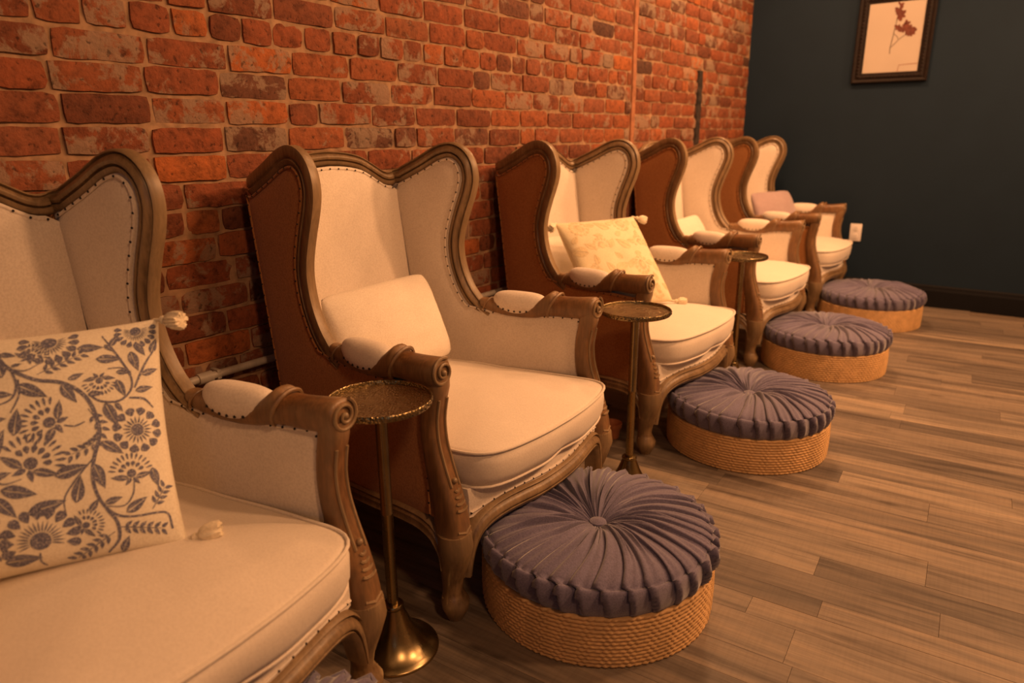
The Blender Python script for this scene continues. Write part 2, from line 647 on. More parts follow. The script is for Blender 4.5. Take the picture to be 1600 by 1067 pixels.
meshes = {}
rng = random.Random(11)
cand = []
HC, Z0 = .068, .0378
for n in range(-1, 32):
    header = (n - 19) % 7 == 0
    y = -.85 - rng.random() * .1
    z = Z0 + HC * (n + .5)
    while y < WY - .03:
        if header:
            L = .1 + rng.uniform(-.007, .006)
        else:
            L = rng.choice((.2, .205, .195, .21)) if rng.random() < .9 else .105
        y1 = y + L
        stop = False
        for lo, hi in ((3.425, 3.465),):
            if y < lo < y1 or (y >= lo and y < hi):
                if y < lo:
                    y1 = lo
                    stop = hi
                else:
                    y = hi; y1 = y + L
        y1 = min(y1, WY - .004)
        L = y1 - y
        if L > .04:
            cand.append((y, L, z, header))
        y = y1 if not stop else stop
vis = []
for k, (y, L, z, hd) in enumerate(cand):
    c = (WX, y + L / 2, z)
    q = project(c)
    area = 0
    if q and outline_visible(q):
        a, b_ = project((WX, y, z - HC / 2)), project((WX, y + L, z + HC / 2))
        if a and b_:
            area = abs((a[0] - b_[0]) * HC * FPX / max(.3, (Vector(c) - Vector((CAMX, 0, CAMZ))).dot(fw)))
    vis.append((area, k))
vis.sort(reverse=True)
single = {k for a, k in vis[:292] if a > 0}
brest = bmesh.new()
for k, (y, L, z, hd) in enumerate(cand):
    Lb = max(.03, round((L - .008 - rng.uniform(0, .003)) * 200) / 200)
    Hb = HC - .0075 - rng.choice((0, .0015, .003))
    key = (Lb, Hb, rng.randrange(3))
    loc = Vector((WX + rng.uniform(-.003, .0035), y + L / 2, z + rng.uniform(-.0022, .0022)))
    rot = Matrix.Rotation(rng.uniform(-.012, .012), 4, 'X') @ Matrix.Rotation(rng.uniform(-.012, .012), 4, 'Z')
    if key not in meshes:
        b = brick_mesh(Lb, Hb, hash(key) % 9999)
        me = bpy.data.meshes.new('brick'); b.to_mesh(me); b.free(); me.materials.append(M['brick'])
        me.polygons.foreach_set('use_smooth', [True] * len(me.polygons)); me.set_sharp_from_angle(angle=R(50))
        meshes[key] = me
    if k in single:
        o = bpy.data.objects.new('brick', meshes[key]); C.objects.link(o); o.parent = bw
        o.matrix_local = Matrix.Translation(loc) @ rot
    else:
        t = bmesh.new(); t.from_mesh(meshes[key])
        t.transform(Matrix.Translation(loc) @ rot)
        tmp = bpy.data.meshes.new('t'); t.to_mesh(tmp); t.free(); brest.from_mesh(tmp); bpy.data.meshes.remove(tmp)
tag(obj('brick_courses', brest, M['brick_rest'], bw, sharp=50), kind='stuff')
bm = bmesh.new()
rows = []
for i in range(70):
    z = .02 + i * .0325
    rows.append([bm.verts.new((WX + x_ + .002 * noise.noise(Vector((z * 20, y_ * 40, 0))), y_ + .003 * noise.noise(Vector((z * 9, y_, 4))), z)) for x_, y_ in ((-.01, 3.424), (.0095, 3.427), (.0105, 3.445), (.0095, 3.463), (-.01, 3.466))])
grid_faces(bm, rows)
obj('mortar_seam', bm, M['seam'], bw)
bm = bmesh.new()
rows = []
for i in range(40):
    z = .98 + i * .0123
    wv = .006 * noise.noise(Vector((z * 25, 0, 0)))
    rows.append([bm.verts.new((WX + x_ + .004 * noise.noise(Vector((z * 40, y_ * 60, 0))), y_ + wv, z)) for x_, y_ in ((.0, 4.285), (.016, 4.29), (.019, 4.312), (.019, 4.33), (.015, 4.352), (.0, 4.358))])
grid_faces(bm, rows, False)
bm.faces.new(rows[-1])
obj('iron_strap', bm, M['iron'], bw)

# navy wall ---------------------------------------------------------------
bm = bmesh.new(); box(bm, (WX - .2, WY, 0), (3.6, WY + .1, 2.9))
nw = obj('wall_back', bm, M['navy'], smooth=False); tag(nw, kind='structure')
bm = bmesh.new()
prof = [(0, 0), (.018, 0), (.018, .105), (.014, .118), (.012, .132), (.006, .14), (0, .14)]
rows = [[bm.verts.new((x, WY - d, z)) for d, z in prof] for x in (WX + .01, 3.6)]
grid_faces(bm, rows, True, True, True)
bb = obj('baseboard_back', bm, M['navy_trim'], smooth=False); tag(bb, kind='structure')
bm = bmesh.new(); box(bm, (3.6, -2.6, 0), (3.7, WY + .1, 2.9))
wr = obj('wall_right', bm, M['cream_wall'], smooth=False); tag(wr, kind='structure')

# ------------------------------------------------------------------ wing chair
def ysid(x):
    return .268 + .105 * x


def xback(z):
    return .010 + (1.0 - z) * .135


P_OUT = [(.392, .574), (.352, .598), (.318, .634), (.291, .690), (.279, .75), (.283, .80), (.302, .86), (.327, .925), (.337, .975),
         (.326, 1.026), (.295, 1.062), (.25, 1.078), (.195, 1.068), (.12, 1.032), (.03, .992)]
po = [Vector((p[0], p[1])) for p in [(v.x, v.y) for v in catmull([(a, b, 0) for a, b in P_OUT], .014)]]


def offset(line, d):
    out = []
    for i, p in enumerate(line):
        a, b = line[max(0, i - 1)], line[min(len(line) - 1, i + 1)]
        t = (b - a).normalized()
        out.append(p + Vector((-t.y, t.x)) * d)
    return out


HB = .025
cl = offset(po, HB)
edge = offset(po, 2 * HB - .005)
CREST = [(.262, .978 - .006), (.235, .966), (.205, .972), (.165, .995), (.12, 1.018), (.06, 1.030), (0, 1.034)]
FPROF = [(-.025, -.014), (-.025, .008), (-.0205, .0125), (-.0168, .0060), (-.0130, .0150), (-.004, .0200), (.0025, .0175), (.0055, .0085),
         (.0085, .0170), (.0165, .0145), (.0225, .0075), (.0250, 0), (.0225, -.0085), (.016, -.013), (.009, -.0165), (.004, -.012), (0, -.0165), (-.010, -.0165), (-.018, -.016)]


def wing_frame_bm():
    bm = bmesh.new()
    half = []      # (point, inward normal, width factor)
    for i, p in enumerate(cl):
        k = i / (len(cl) - 1)
        half.append((Vector((p.x, ysid(p.x), p.y)), Vector((.105, -1, 0)).normalized(), 1.0))
    # stop the side run just short of the corner, go on along the crest
    half = [h for h in half if h[0].x > .045]
    cr = []
    for v in catmull([(0, y, z) for y, z in CREST], .014):
        x = xback(v.z) + .018 - .012 * (1 - (v.y / .27) ** 2)
        cr.append((Vector((x, v.y, v.z)), Vector((1, 0, .13)).normalized(), .9))
    path = half + cr
    full = path + [(Vector((p.x, -p.y, p.z)), Vector((n.x, -n.y, n.z)), w) for p, n, w in path[-2::-1]]
    pts = [f[0] for f in full]
    rows = []
    for i, (p, n, w) in enumerate(full):
        n2 = Vector((0, 0, 0))
        for d in (-1, 0, 1):
            n2 += full[min(len(full) - 1, max(0, i + d))][1]
        a, b = pts[max(0, i - 1)], pts[min(len(pts) - 1, i + 1)]
        t = (b - a).normalized()
        n2 = (n2 - t * n2.dot(t)).normalized()
        bvec = n2.cross(t)
        # outward is away from the panel: up on the crest, forward on the wing
        k = min(i, len(full) - 1 - i)
        f = w * (.72 + .28 * min(1, k / 5))
        rows.append([bm.verts.new(p + bvec * (pb * f) + n2 * pn) for pb, pn in FPROF])
    grid_faces(bm, rows, True, True, True)
    bmesh.ops.recalc_face_normals(bm, faces=bm.faces)
    return bm


side_edge = [(p.x, p.y) for p in edge if p.x > .035]
# inside fabric outline of a wing and arm
IN_POLY = [(.688, .585), (.60, .579), (.547, .576), (.47, .572), (.40, .571)] + [q for q in side_edge if q[1] > .578] + \
          [(xback(.95) + .008, .955), (xback(.66) + .010, .66), (xback(.34) + .015, .34), (.695, .34), (.693, .46)]
OUT_POLY = [(.69, .562), (.60, .566), (.50, .566), (.41, .568)] + [q for q in side_edge if q[1] > .575] + \
           [(xback(.965) + .012, .965), (xback(.66) + .004, .66), (xback(.27) + .004, .26), (.30, .238), (.45, .246), (.62, .256), (.716, .262), (.704, .40), (.692, .50)]


def panel_side(s, inner):
    bm = bmesh.new()
    if inner:
        def fn(x, z, d):
            puff = .016 * (1 - math.exp(-d / .03))
            wing = max(0, min(1, (z - .6) / .2))
            return Vector((x, s * (ysid(x) - .010 - puff * (1 - .1 * wing)), z))
        fill_panel(bm, IN_POLY, fn)
    else:
        def fn(x, z, d):
            puff = .007 * (1 - math.exp(-d / .02))
            low = max(0, (.5 - z)) * .06
            return Vector((x, s * (ysid(x) + .009 + puff + low * .35), z))
        fill_panel(bm, OUT_POLY, fn)
    bmesh.ops.recalc_face_normals(bm, faces=bm.faces)
    me_c = sum((f.normal.y for f in bm.faces), 0)
    want = -s if inner else s
    if me_c * want < 0:
        bmesh.ops.reverse_faces(bm, faces=bm.faces)
    return bm


def trim_line(poly, fn, n0, n1, inset=.006):
    """points a little inside the outline from vertex n0 to n1"""
    pts = [Vector(p) for p in poly[n0:n1]]
    out = []
    for i, p in enumerate(pts):
        a, b = pts[max(0, i - 1)], pts[min(len(pts) - 1, i + 1)]
        t = (b - a).normalized()
        out.append((p.x - t.y * inset, p.y + t.x * inset))
    return out


def nail_row(line3, out, every=.03, r=.0029):
    bm = bmesh.new()
    acc = 0
    for a, b in zip(line3, line3[1:]):
        L = (b - a).length
        while acc < L:
            p = a + (b - a) * (acc / L) + out
            ico(bm, p, r, 1)
            acc += every
        acc -= L
    return bm


def tube_bm(pts, r, n=6, closed=False):
    bm = bmesh.new(); tube(bm, pts, r, n, closed); return bm


def sweep_section(bm, secs, n=18, e=2.6):
    """secs: (centre, axis_u, axis_v, ru, rv)"""
    rows = []
    for c, u, v, ru, rv in secs:
        rows.append([bm.verts.new(c + u * a + v * b) for a, b in superell(n, ru, rv, e)])
    grid_faces(bm, rows, True, True, True)
    bmesh.ops.recalc_face_normals(bm, faces=bm.faces)


ARM = [(.352, .592, .014, .018), (.375, .586, .020, .022), (.40, .585, .023, .026), (.45, .580, .022, .030), (.50, .580, .022, .031), (.545, .586, .024, .031), (.575, .601, .033, .033),
       (.596, .611, .038, .0345), (.606, .610, .0365, .034), (.612, .606, .031, .0305), (.64, .605, .031, .031), (.67, .606, .032, .032), (.708, .609, .033, .032), (.727, .612, .032, .031), (.734, .613, .029, .028), (.737, .613, .024, .024)]


def build_chair():
    root = empty('wing_chair')
    # front of the frame
    wf = obj('wing_frame', wing_frame_bm(), M['wood'], root, sharp=50)
    # inside back
    bm = bmesh.new()
    cp = [(v.y, v.z - .020) for v in catmull([(0, y, z) for y, z in CREST], .02)]
    cp = [c for c in cp if c[0] < .255]
    poly = [(.252, .34), (.262, .93)] + [(a, b) for a, b in cp] + [(-a, b) for a, b in cp[-2::-1]] + [(-.262, .93), (-.252, .34)]

    def fb(y, z, d):
        return Vector((xback(z) + .026 + .024 * (1 - math.exp(-d / .05)), y, z))
    fill_panel(bm, poly, fb)
    bmesh.ops.recalc_face_normals(bm, faces=bm.faces)
    if sum(f.normal.x for f in bm.faces) < 0:
        bmesh.ops.reverse_faces(bm, faces=bm.faces)
    ib = obj('inside_back', bm, M['cream'], root)
    tl = [Vector((xback(z - .007) + .029, y, z - .007)) for y, z in [(a, b) for a, b in cp] + [(-a, b) for a, b in cp[-2::-1]]]
    obj('piping', tube_bm(tl, .0034), M['cream'], ib)
    tag(obj('nail_trim', nail_row(tl, Vector((.004, 0, 0)), .032), M['nail'], ib), kind='stuff')
    # outside back
    bm = bmesh.new()
    poly = [(.268, .26), (.272, .965)] + [(a * 1.05, b + .012) for a, b in cp if a < .23] + [(-a * 1.05, b + .012) for a, b in cp[-2::-1] if a < .23] + [(-.272, .965), (-.268, .26)]
    fill_panel(bm, poly, lambda y, z, d: Vector((xback(z) - .004 * (1 - math.exp(-d / .02)), y, z)), .05)
    bmesh.ops.recalc_face_normals(bm, faces=bm.faces)
    if sum(f.normal.x for f in bm.faces) > 0:
        bmesh.ops.reverse_faces(bm, faces=bm.faces)
    obj('outside_back', bm, M['burlap'], root)
    for s in (1, -1):
        a = obj('wing_panel', panel_side(s, True), M['cream'], root)
        n1 = 5 + sum(1 for q in side_edge if q[1] > .578)
        tl = trim_line(IN_POLY, None, 0, n1)
        t3 = [Vector((x, s * (ysid(x) - .0155), z)) for x, z in tl]
        t3 = [Vector((.687, s * (ysid(.69) - .0155), z)) for z in (.36, .42, .48, .54)] + t3
        obj('piping', tube_bm(t3, .0036), M['cream'], a)
        tag(obj('nail_trim', nail_row(t3, Vector((0, -s * .0035, 0)), .030), M['nail'], a), kind='stuff')
        b = obj('outside_panel', panel_side(s, False), M['burlap'], root)
        m1 = 4 + sum(1 for q in side_edge if q[1] > .575)
        tl = trim_line(OUT_POLY, None, 0, m1)
        t3 = [Vector((x, s * (ysid(x) + .0135), z)) for x, z in tl]
        back = [Vector((xback(z) + .012, s * (ysid(xback(z)) + .012), z)) for z in (.95, .85, .75, .65, .55, .45, .35, .28)]
        t3 = [Vector((x, s * (ysid(x) + .017 + .35 * .06 * max(0, .5 - z)), z)) for x, z in ((.70, .27), (.697, .36), (.69, .45), (.684, .53))] + t3 + back
        obj('piping', tube_bm(t3, .0032), M['burlap'], b)
        tag(obj('nail_trim', nail_row(t3, Vector((0, s * .0022, 0)), .030), M['nail'], b), kind='stuff')
        # arm
        bm = bmesh.new()
        secs = []
        for x, zc, rz, ry in ARM:
            secs.append((Vector((x, s * (ysid(x) + .0), zc)), Vector((0, 1, 0)), Vector((0, 0, 1)), ry, rz))
        sweep_section(bm, secs, 20, 2.5)
        arm = obj('armrest', bm, M['wood_warm'], root, sharp=50)
        # carved lip of the collar
        bm = bmesh.new()
        yc = ysid(.6)
        tube(bm, [Vector((.604 + .018 * math.cos(t) , s * yc + .0355 * math.sin(t), .6105 + .0385 * math.cos(t) - .004)) for t in [R(a) for a in range(-150, 151, 12)]], .0042, 6)
        obj('carved_collar', bm, M['wood_warm'], arm)
        bm = bmesh.new()
        tube(bm, [Vector((.372 + .012 * math.cos(t), s * ysid(.372) + .024 * math.sin(t), .586 + .0225 * math.cos(t))) for t in [R(a) for a in range(-150, 151, 15)]], .0028, 6)
        obj('carved_collar', bm, M['wood_warm'], arm)
        # arm pad
        bm = bmesh.new()
        rows = []
        for i in range(15):
            k = i / 14 * 2 - 1
            hw = max(.02, (1 - abs(k) ** 2.3)) ** .5
            rows.append([bm.verts.new((.485 + k * .093, s * (ysid(.485 + k * .093)) + .037 * hw * c, .607 - .012 * (1 - k * k) + (.043 if sn > 0 else .034) * hw * sn)) for c, sn in superell(16, 1, 1, 2.2)])
        grid_faces(bm, rows, True, True, True)
        bmesh.ops.recalc_face_normals(bm, faces=bm.faces)
        pad = obj('arm_pad', bm, M['cream'], arm)
        bm = bmesh.new()
        for sg in (1, -1):
            for k in range(9):
                q = (k / 8 * 2 - 1) * .86
                hw = (1 - abs(q) ** 2.3) ** .5
                ico(bm, (.485 + q * .093, s * ysid(.485 + q * .093) + sg * .0375 * hw * .93, .607 - .012 * (1 - q * q) - .014 * hw), .0036, 1)
        tag(obj('nail_trim', bm, M['nail'], arm), kind='stuff')
        # volute on the arm's end
        bm = bmesh.new()
        yc, zc = s * ysid(.74), .613
        pts = []
        for i in range(44):
            t = i / 43
            a = R(60) - s * t * R(660)
            r = .0285 * (1 - t) ** .8 + .004
            pts.append(Vector((.737 + .006 * t, yc + r * math.cos(a), zc + r * math.sin(a))))
        tube(bm, pts, [.0042 * (1 - .3 * i / 43) for i in range(44)], 7)
        ico(bm, (.741, yc, zc), .007, 2)
        obj('scroll', bm, M['wood'], arm)
        # post under the arm
        bm = bmesh.new()
        tab = [(.602, .716, .025, .025), (.575, .714, .026, .026), (.55, .708, .025, .026), (.50, .700, .0245, .026), (.45, .702, .026, .027), (.40, .713, .029, .028),
               (.35, .726, .034, .030), (.30, .740, .036, .031), (.26, .746, .038, .033), (.225, .750, .037, .034)]
        secs = []
        for p in catmull([(z * 1.0, x, 0) for z, x, *_ in tab], .02):
            z = p.x
            hx, hy = lerp_table(sorted((t[0], t[2], t[3]) for t in tab), z)
            secs.append((Vector((p.y, s * (.340 + .002 * max(0, (.5 - z) / .28)), z)), Vector((1, 0, 0)), Vector((0, 1, 0)), hx, hy))
        sweep_section(bm, secs, 18, 3.0)
        post = obj('arm_post', bm, M['wood_warm'], root, sharp=50)
        bm = bmesh.new()
        for dy in (-.013, .013):      # two reeds running down the face
            tube(bm, [sc[0] + Vector((sc[3] - .0005, dy + s * .0, 0)) for sc in secs[2:-7]], .0034, 6)
        for k in range(4):            # carved husk at the foot of the post
            z = .300 + k * .0145
            xf = lerp_table(sorted((t[0], t[1] + t[2]) for t in tab), z)[0]
            ww = .0055 + .0026 * (3 - k)
            tube(bm, [Vector((xf - .001 + .003 * math.cos(a), s * .341 + ww * math.sin(a) * 1.25, z - .006 * math.cos(a))) for a in [R(q) for q in range(-80, 81, 20)]], .0036, 6)
        ico(bm, (lerp_table(sorted((t[0], t[1] + t[2]) for t in tab), .362)[0] + .001, s * .341, .362), .0075, 2)
        tube(bm, [Vector((.785 - .25 * abs(q), s * .342 + q, .240 + .35 * abs(q))) for q in (-.021, -.011, 0, .011, .021)], .0042, 6)
        tube(bm, [Vector((.788 - .25 * abs(q), s * .342 + q, .226 + .35 * abs(q))) for q in (-.021, -.011, 0, .011, .021)], .0034, 6)
        tag(obj('carving', bm, M['wood'], post), kind='stuff')
        # cabriole front leg
        bm = bmesh.new()
        tab = [(.235, .752, .036, .035), (.20, .756, .0365, .036), (.16, .750, .031, .031), (.11, .741, .0235, .024), (.080, .739, .0205, .021), (.066, .742, .024, .024), (.050, .747, .030, .030),
               (.032, .748, .028, .028), (.012, .747, .020, .020), (.0, .746, .015, .015)]
        secs = []
        d1, d2 = Vector((1, s, 0)).normalized(), Vector((-1, s, 0)).normalized()
        for z, x, hx, hy in tab:
            secs.append((Vector((x, s * (.342 + .25 * (x - .75)), z)), d1, d2, hx * 1.12, hy * 1.12))
        sweep_section(bm, secs, 20, 2.2)
        leg = obj('front_leg', bm, M['wood'], root, sharp=60)
        bm = bmesh.new()
        for dx, dy in ((1, 0), (0, s)):
            ln = [Vector((x + dx * hx * .93 - dy * .0, s * (.342 + .25 * (x - .75)) + dy * hx * .93, z)) for z, x, hx, hy in tab[1:6]]
            for off in (-.009, .009):
                tube(bm, [q + Vector((abs(dy) * off, abs(dx) * off, 0)) * (1 - .3 * i / 4) for i, q in enumerate(ln)], .0032, 6)
            q = ln[-1]
            tube(bm, [q + Vector((abs(dy) * .012 * math.cos(a), abs(dx) * .012 * math.cos(a), -.002 + .010 * math.sin(a))) + Vector((dx * .002, dy * .002, 0)) for a in [R(z_) for z_ in range(180, 361, 20)]], .0034, 6)
        tag(obj('carving', bm, M['wood'], leg), kind='stuff')
        # splayed back leg
        bm = bmesh.new()
        secs = []
        for z, x, h in ((.29, .125, .024), (.22, .125, .025), (.14, .105, .021), (.06, .075, .019), (0, .055, .018)):
            secs.append((Vector((x, s * .262, z)), Vector((1, 0, 0)), Vector((0, 1, 0)), h, h))
        sweep_section(bm, secs, 12, 3.5)
        obj('back_leg', bm, M['wood'], root, sharp=60)
        # shaped side rail
        bm = bmesh.new()
        rp = catmull([(.10, 0, .215), (.16, 0, .222), (.25, 0, .222), (.38, 0, .226), (.50, 0, .231), (.60, 0, .238), (.67, 0, .236), (.71, 0, .218), (.735, 0, .18), (.742, 0, .14)], .02)
        rows = []
        for i, p in enumerate(rp):
            a, b2 = rp[max(0, i - 1)], rp[min(len(rp) - 1, i + 1)]
            t = (b2 - a).normalized(); up_ = Vector((-t.z, 0, t.x))
            y0 = s * (ysid(p.x) + .012)
            k = 1 if p.x < .69 else max(.45, 1 - (p.x - .69) * 9)
            rows.append([bm.verts.new(Vector((p.x, y0 + s * n_, p.z)) + up_ * b_ * k) for b_, n_ in ((.021, -.02), (.021, .008), (.015, .013), (.008, .009), (.002, .014), (-.008, .012), (-.016, .015), (-.022, .008), (-.022, -.02))])
        grid_faces(bm, rows, True, True, True)
        bmesh.ops.recalc_face_normals(bm, faces=bm.faces)
        obj('side_rail', bm, M['wood'], root, sharp=50)
    # serpentine front apron
    bm = bmesh.new()
    hz = [(0, .246), (.08, .247), (.15, .251), (.205, .250), (.25, .241), (.283, .222), (.303, .190), (.314, .15), (.320, .11)]
    half = catmull([(0, y, z) for y, z in hz], .012)
    full = [Vector((0, -p.y, p.z)) for p in half[:0:-1]] + half
    rows = []
    for i, p in enumerate(full):
        a, b2 = full[max(0, i - 1)], full[min(len(full) - 1, i + 1)]
        t = (b2 - a).normalized(); up_ = Vector((0, -t.z, t.y))
        x0 = .822 - .058 * (p.y / .33) ** 2
        k = 1 if abs(p.y) < .28 else max(.5, 1 - (.245 - min(.245, p.z)) * 4)
        rows.append([bm.verts.new(Vector((x0 + n_, p.y, p.z)) + up_ * b_ * k) for b_, n_ in
                     ((.026, -.035), (.026, -.004), (.0215, .003), (.017, -.004), (.0130, .006), (.004, .012), (-.0025, .011), (-.0055, .0025), (-.0085, .011), (-.018, .006), (-.0235, -.001), (-.025, -.035))])
    grid_faces(bm, rows, True, True, True)
    bmesh.ops.recalc_face_normals(bm, faces=bm.faces)
    obj('front_apron', bm, M['wood'], root, sharp=50)
    bm = bmesh.new(); box(bm, (.11, -.26, .205), (.13, .26, .25), .004)
    obj('back_rail', bm, M['wood'], root)
    # upholstered seat base with the border showing under the cushion
    bm = bmesh.new()
    outl = []
    for y in [i / 12 * .30 for i in range(-12, 13)]:
        outl.append((.815 - .052 * (y / .30) ** 2, y))
    outl += [(.70, .307), (.13, .25), (.13, -.25), (.70, -.307)]
    zl = lerp_table
    rows = []
    for zi in range(3):
        row = []
        for x, y in outl:
            zb = .25
            row.append(bm.verts.new((x - (.004 if zi == 2 else 0), y, [zb, .30, .322][zi])))
        rows.append(row)
    grid_faces(bm, rows, True, True, True)
    bmesh.ops.recalc_face_normals(bm, faces=bm.faces)
    sb = obj('seat_base', bm, M['cream'], root)
    t3 = [Vector((.816 - .052 * (y / .30) ** 2, y, lerp_table([(0, .279), (.15, .284), (.205, .283), (.25, .275), (.30, .262)], abs(y))[0])) for y in [i / 14 * .297 for i in range(-14, 15)]]
    obj('piping', tube_bm(t3, .0036), M['cream'], sb)
    tag(obj('nail_trim', nail_row(t3, Vector((.0025, 0, 0)), .033), M['nail'], sb), kind='stuff')
    # seat cushion
    nn = 64
    def outline(inset, front):
        pts = []
        x0, x1 = .125, .850 + front
        ym = .292
        base = [(x0, 0), (x0, .20), (.15, .252), (.30, .272), (.55, ym - .002), (.69, ym), (.735, ym), (.775, .284), (.806, .260), (.826, .215), (.839, .15), (.847, .08), (x1, 0)]
        half_ = catmull([(a, b, 0) for a, b in base], .02)
        half_ = [(p.x + (front if p.x > .7 else 0) * 0, p.y) for p in half_]
        allp = half_ + [(a, -b) for a, b in half_[-2:0:-1]]
        cx, cy = .5, 0
        res = []
        for a, b in allp:
            fr = front * max(0, (a - .70) / .16)
            res.append((a - inset * (a - cx) / .37 + fr, b - inset * (b / .29)))
        return res
    bm = bmesh.new()
    L0 = outline(0, 0)
    def wz(x, y):       # height of the top welt
        return .392 + .022 * max(0, (x - .45) / .4) - .012 * max(0, (.35 - x) / .2)
    rings = []
    def ring(ins, fr, zf):
        return [bm.verts.new((a, b, zf(a, b))) for a, b in outline(ins, fr)]
    rings.append(ring(.30, -.02, lambda a, b: .318))
    rings.append(ring(.02, -.026, lambda a, b: .320))
    rings.append(ring(0, -.013, lambda a, b: .324))
    rings.append(ring(-.004, -.004, lambda a, b: .350 + .004 * noise.noise(Vector((a * 9, b * 9, 2)))))
    rings.append(ring(-.004, .000, lambda a, b: .384 + .004 * noise.noise(Vector((a * 9, b * 9, 7)))))
    rings.append(ring(0, 0, lambda a, b: wz(a, b)))
    for ins in (.012, .03, .06, .10, .15, .20, .25, .285):
        def zf(a, b, ins=ins):
            d = ins / .285
            dome = .052 * (1 - (1 - d) ** 2.2)
            return wz(a, b) + dome + .0035 * noise.noise(Vector((a * 7, b * 7, 1))) * d
        rings.append(ring(ins, 0, zf))
    grid_faces(bm, rings, True, True, True)
    bmesh.ops.recalc_face_normals(bm, faces=bm.faces)
    sc = obj('seat_cushion', bm, M['cream_plain'], root, sharp=0)
    w1 = [Vector((a, b, wz(a, b) + .001)) for a, b in outline(-.003, 0)]
    w2 = [Vector((a, b, .324)) for a, b in outline(-.001, -.013)]
    obj('piping', tube_bm(w1, .0038, 8, True), M['cream_plain'], sc)
    obj('piping', tube_bm(w2, .0034, 8, True), M['cream_plain'], sc)
    return root


CH = [  # x, y, turn, label
    (.056, .374, 4.1, 'nearest cream wing chair, cut off by the left edge, holding the blue floral pillow'),
    (.013, 1.387, .9, 'second cream wing chair from the left, between the two nearest brass tables'),
    (.005, 2.498, -1.78, 'cream wing chair in the middle of the row holding the beige patterned pillow with tassels'),
    (-.003, 3.688, -1.81, 'fourth cream wing chair from the front, just past the farthest brass table'),
    (-.003, 4.764, .14, 'farthest cream wing chair, in the corner by the navy wall, holding a mauve pillow')]
proto = build_chair()
chairs = []
for i, (x, y, a, lab) in enumerate(CH):
    o = proto if i == 0 else copy_tree(proto)
    o.location = (x, y, 0); o.rotation_euler = (0, 0, R(a))
    tag(o, lab, 'armchair', 'row of wing chairs along the brick wall')
    chairs.append(o)


def in_chair(i, p):
    x, y, a, _ = CH[i]
    c, s = math.cos(R(a)), math.sin(R(a))
    return Vector((x + c * p[0] - s * p[1], y + s * p[0] + c * p[1], p[2]))

# ------------------------------------------------------------------ pillows
def pillow_fn(W, H, T, seed, pinch=.05, soft=0.0):
    def P(u, v, side=1):
        x = u * W / 2 * (1 - pinch * (1 - v * v) * abs(u) ** 3)
        y = v * H / 2 * (1 - pinch * (1 - u * u) * abs(v) ** 3)
        x *= 1 - soft * abs(v) ** 7
        y *= 1 - soft * 1.3 * abs(u) ** 7 + .03 * soft * 10 * noise.noise(Vector((u * 2 + seed, 0, 5)))
        f = max(0.0, (1 - u * u)) ** .48 * max(0.0, (1 - v * v)) ** .48
        z = T / 2 * f * (1 + .10 * noise.noise(Vector((u * 1.7 + seed, v * 1.7, side)))) + .0035 * noise.noise(Vector((u * 5 + seed, v * 5, side * 3))) * f
        # corner puckers
        z += .0025 * math.sin(14 * math.atan2(1.02 - abs(v), 1.02 - abs(u))) * max(0, abs(u) + abs(v) - 1.2) * f
        return Vector((x, y, side * z))
    return P


def make_pillow(name, mat, W, H, T, seed, n=36, pinch=.05, soft=0.0):
    P = pillow_fn(W, H, T, seed, pinch, soft)
    bm = bmesh.new()
    def g(k):
        t = k / n * 2 - 1
        return math.sin(t * math.pi / 2) * .55 + t * .45
    front = {}
    for i in range(n + 1):
        for j in range(n + 1):
            front[i, j] = bm.verts.new(P(g(i), g(j), 1))
    back = {}
    for i in range(n + 1):
        for j in range(n + 1):
            back[i, j] = front[i, j] if i in (0, n) or j in (0, n) else bm.verts.new(P(g(i), g(j), -1))
    for i in range(n):
        for j in range(n):
            bm.faces.new((front[i, j], front[i + 1, j], front[i + 1, j + 1], front[i, j + 1]))
            bm.faces.new((back[i, j], back[i, j + 1], back[i + 1, j + 1], back[i + 1, j]))
    o = obj(name, bm, mat, sharp=0)
    return o, P


def frame_from(Rv, Uv, loc):
    Rv, Uv = Vector(Rv).normalized(), Vector(Uv)
    Uv = (Uv - Rv * Uv.dot(Rv)).normalized()
    Nv = Rv.cross(Uv)
    return Matrix(((Rv.x, Uv.x, Nv.x, loc[0]), (Rv.y, Uv.y, Nv.y, loc[1]), (Rv.z, Uv.z, Nv.z, loc[2]), (0, 0, 0, 1)))


def chair_matrix(i):
    x, y, a, _ = CH[i]
    return Matrix.Translation((x, y, 0)) @ Matrix.Rotation(R(a), 4, 'Z')


def tassel_bm(d, L=.036, r=.017, seed=0):
    """fringed pom on a short cord, pointing along d from the origin"""
    q = Vector((0, 0, 1)).rotation_difference(Vector(d).normalized()).to_matrix().to_4x4()
    bm = bmesh.new()
    n = 36
    prof = [(.003, -.006), (.0035, .010), (.0075, .013), (.008, .018), (.0055, .021), (r * .72, .027), (r * .95, .036), (r, .021 + L * .75), (r * .9, .021 + L), (r * .4, .021 + L * 1.02)]
    rn = random.Random(seed)
    ph = [rn.uniform(.8, 1.15) for _ in range(n)]
    rows = []
    for k, (rr, z) in enumerate(prof):
        row = []
        for i in range(n):
            m = (ph[i] if i % 2 else .90) if k > 5 else 1
            a = 2 * math.pi * i / n
            zz = z + (rn.uniform(-.003, .004) if k >= 8 else 0)
            row.append(bm.verts.new((rr * m * math.cos(a), rr * m * math.sin(a), zz)))
        rows.append(row)
    grid_faces(bm, rows, True, True, True)
    bm.transform(q)
    return bm


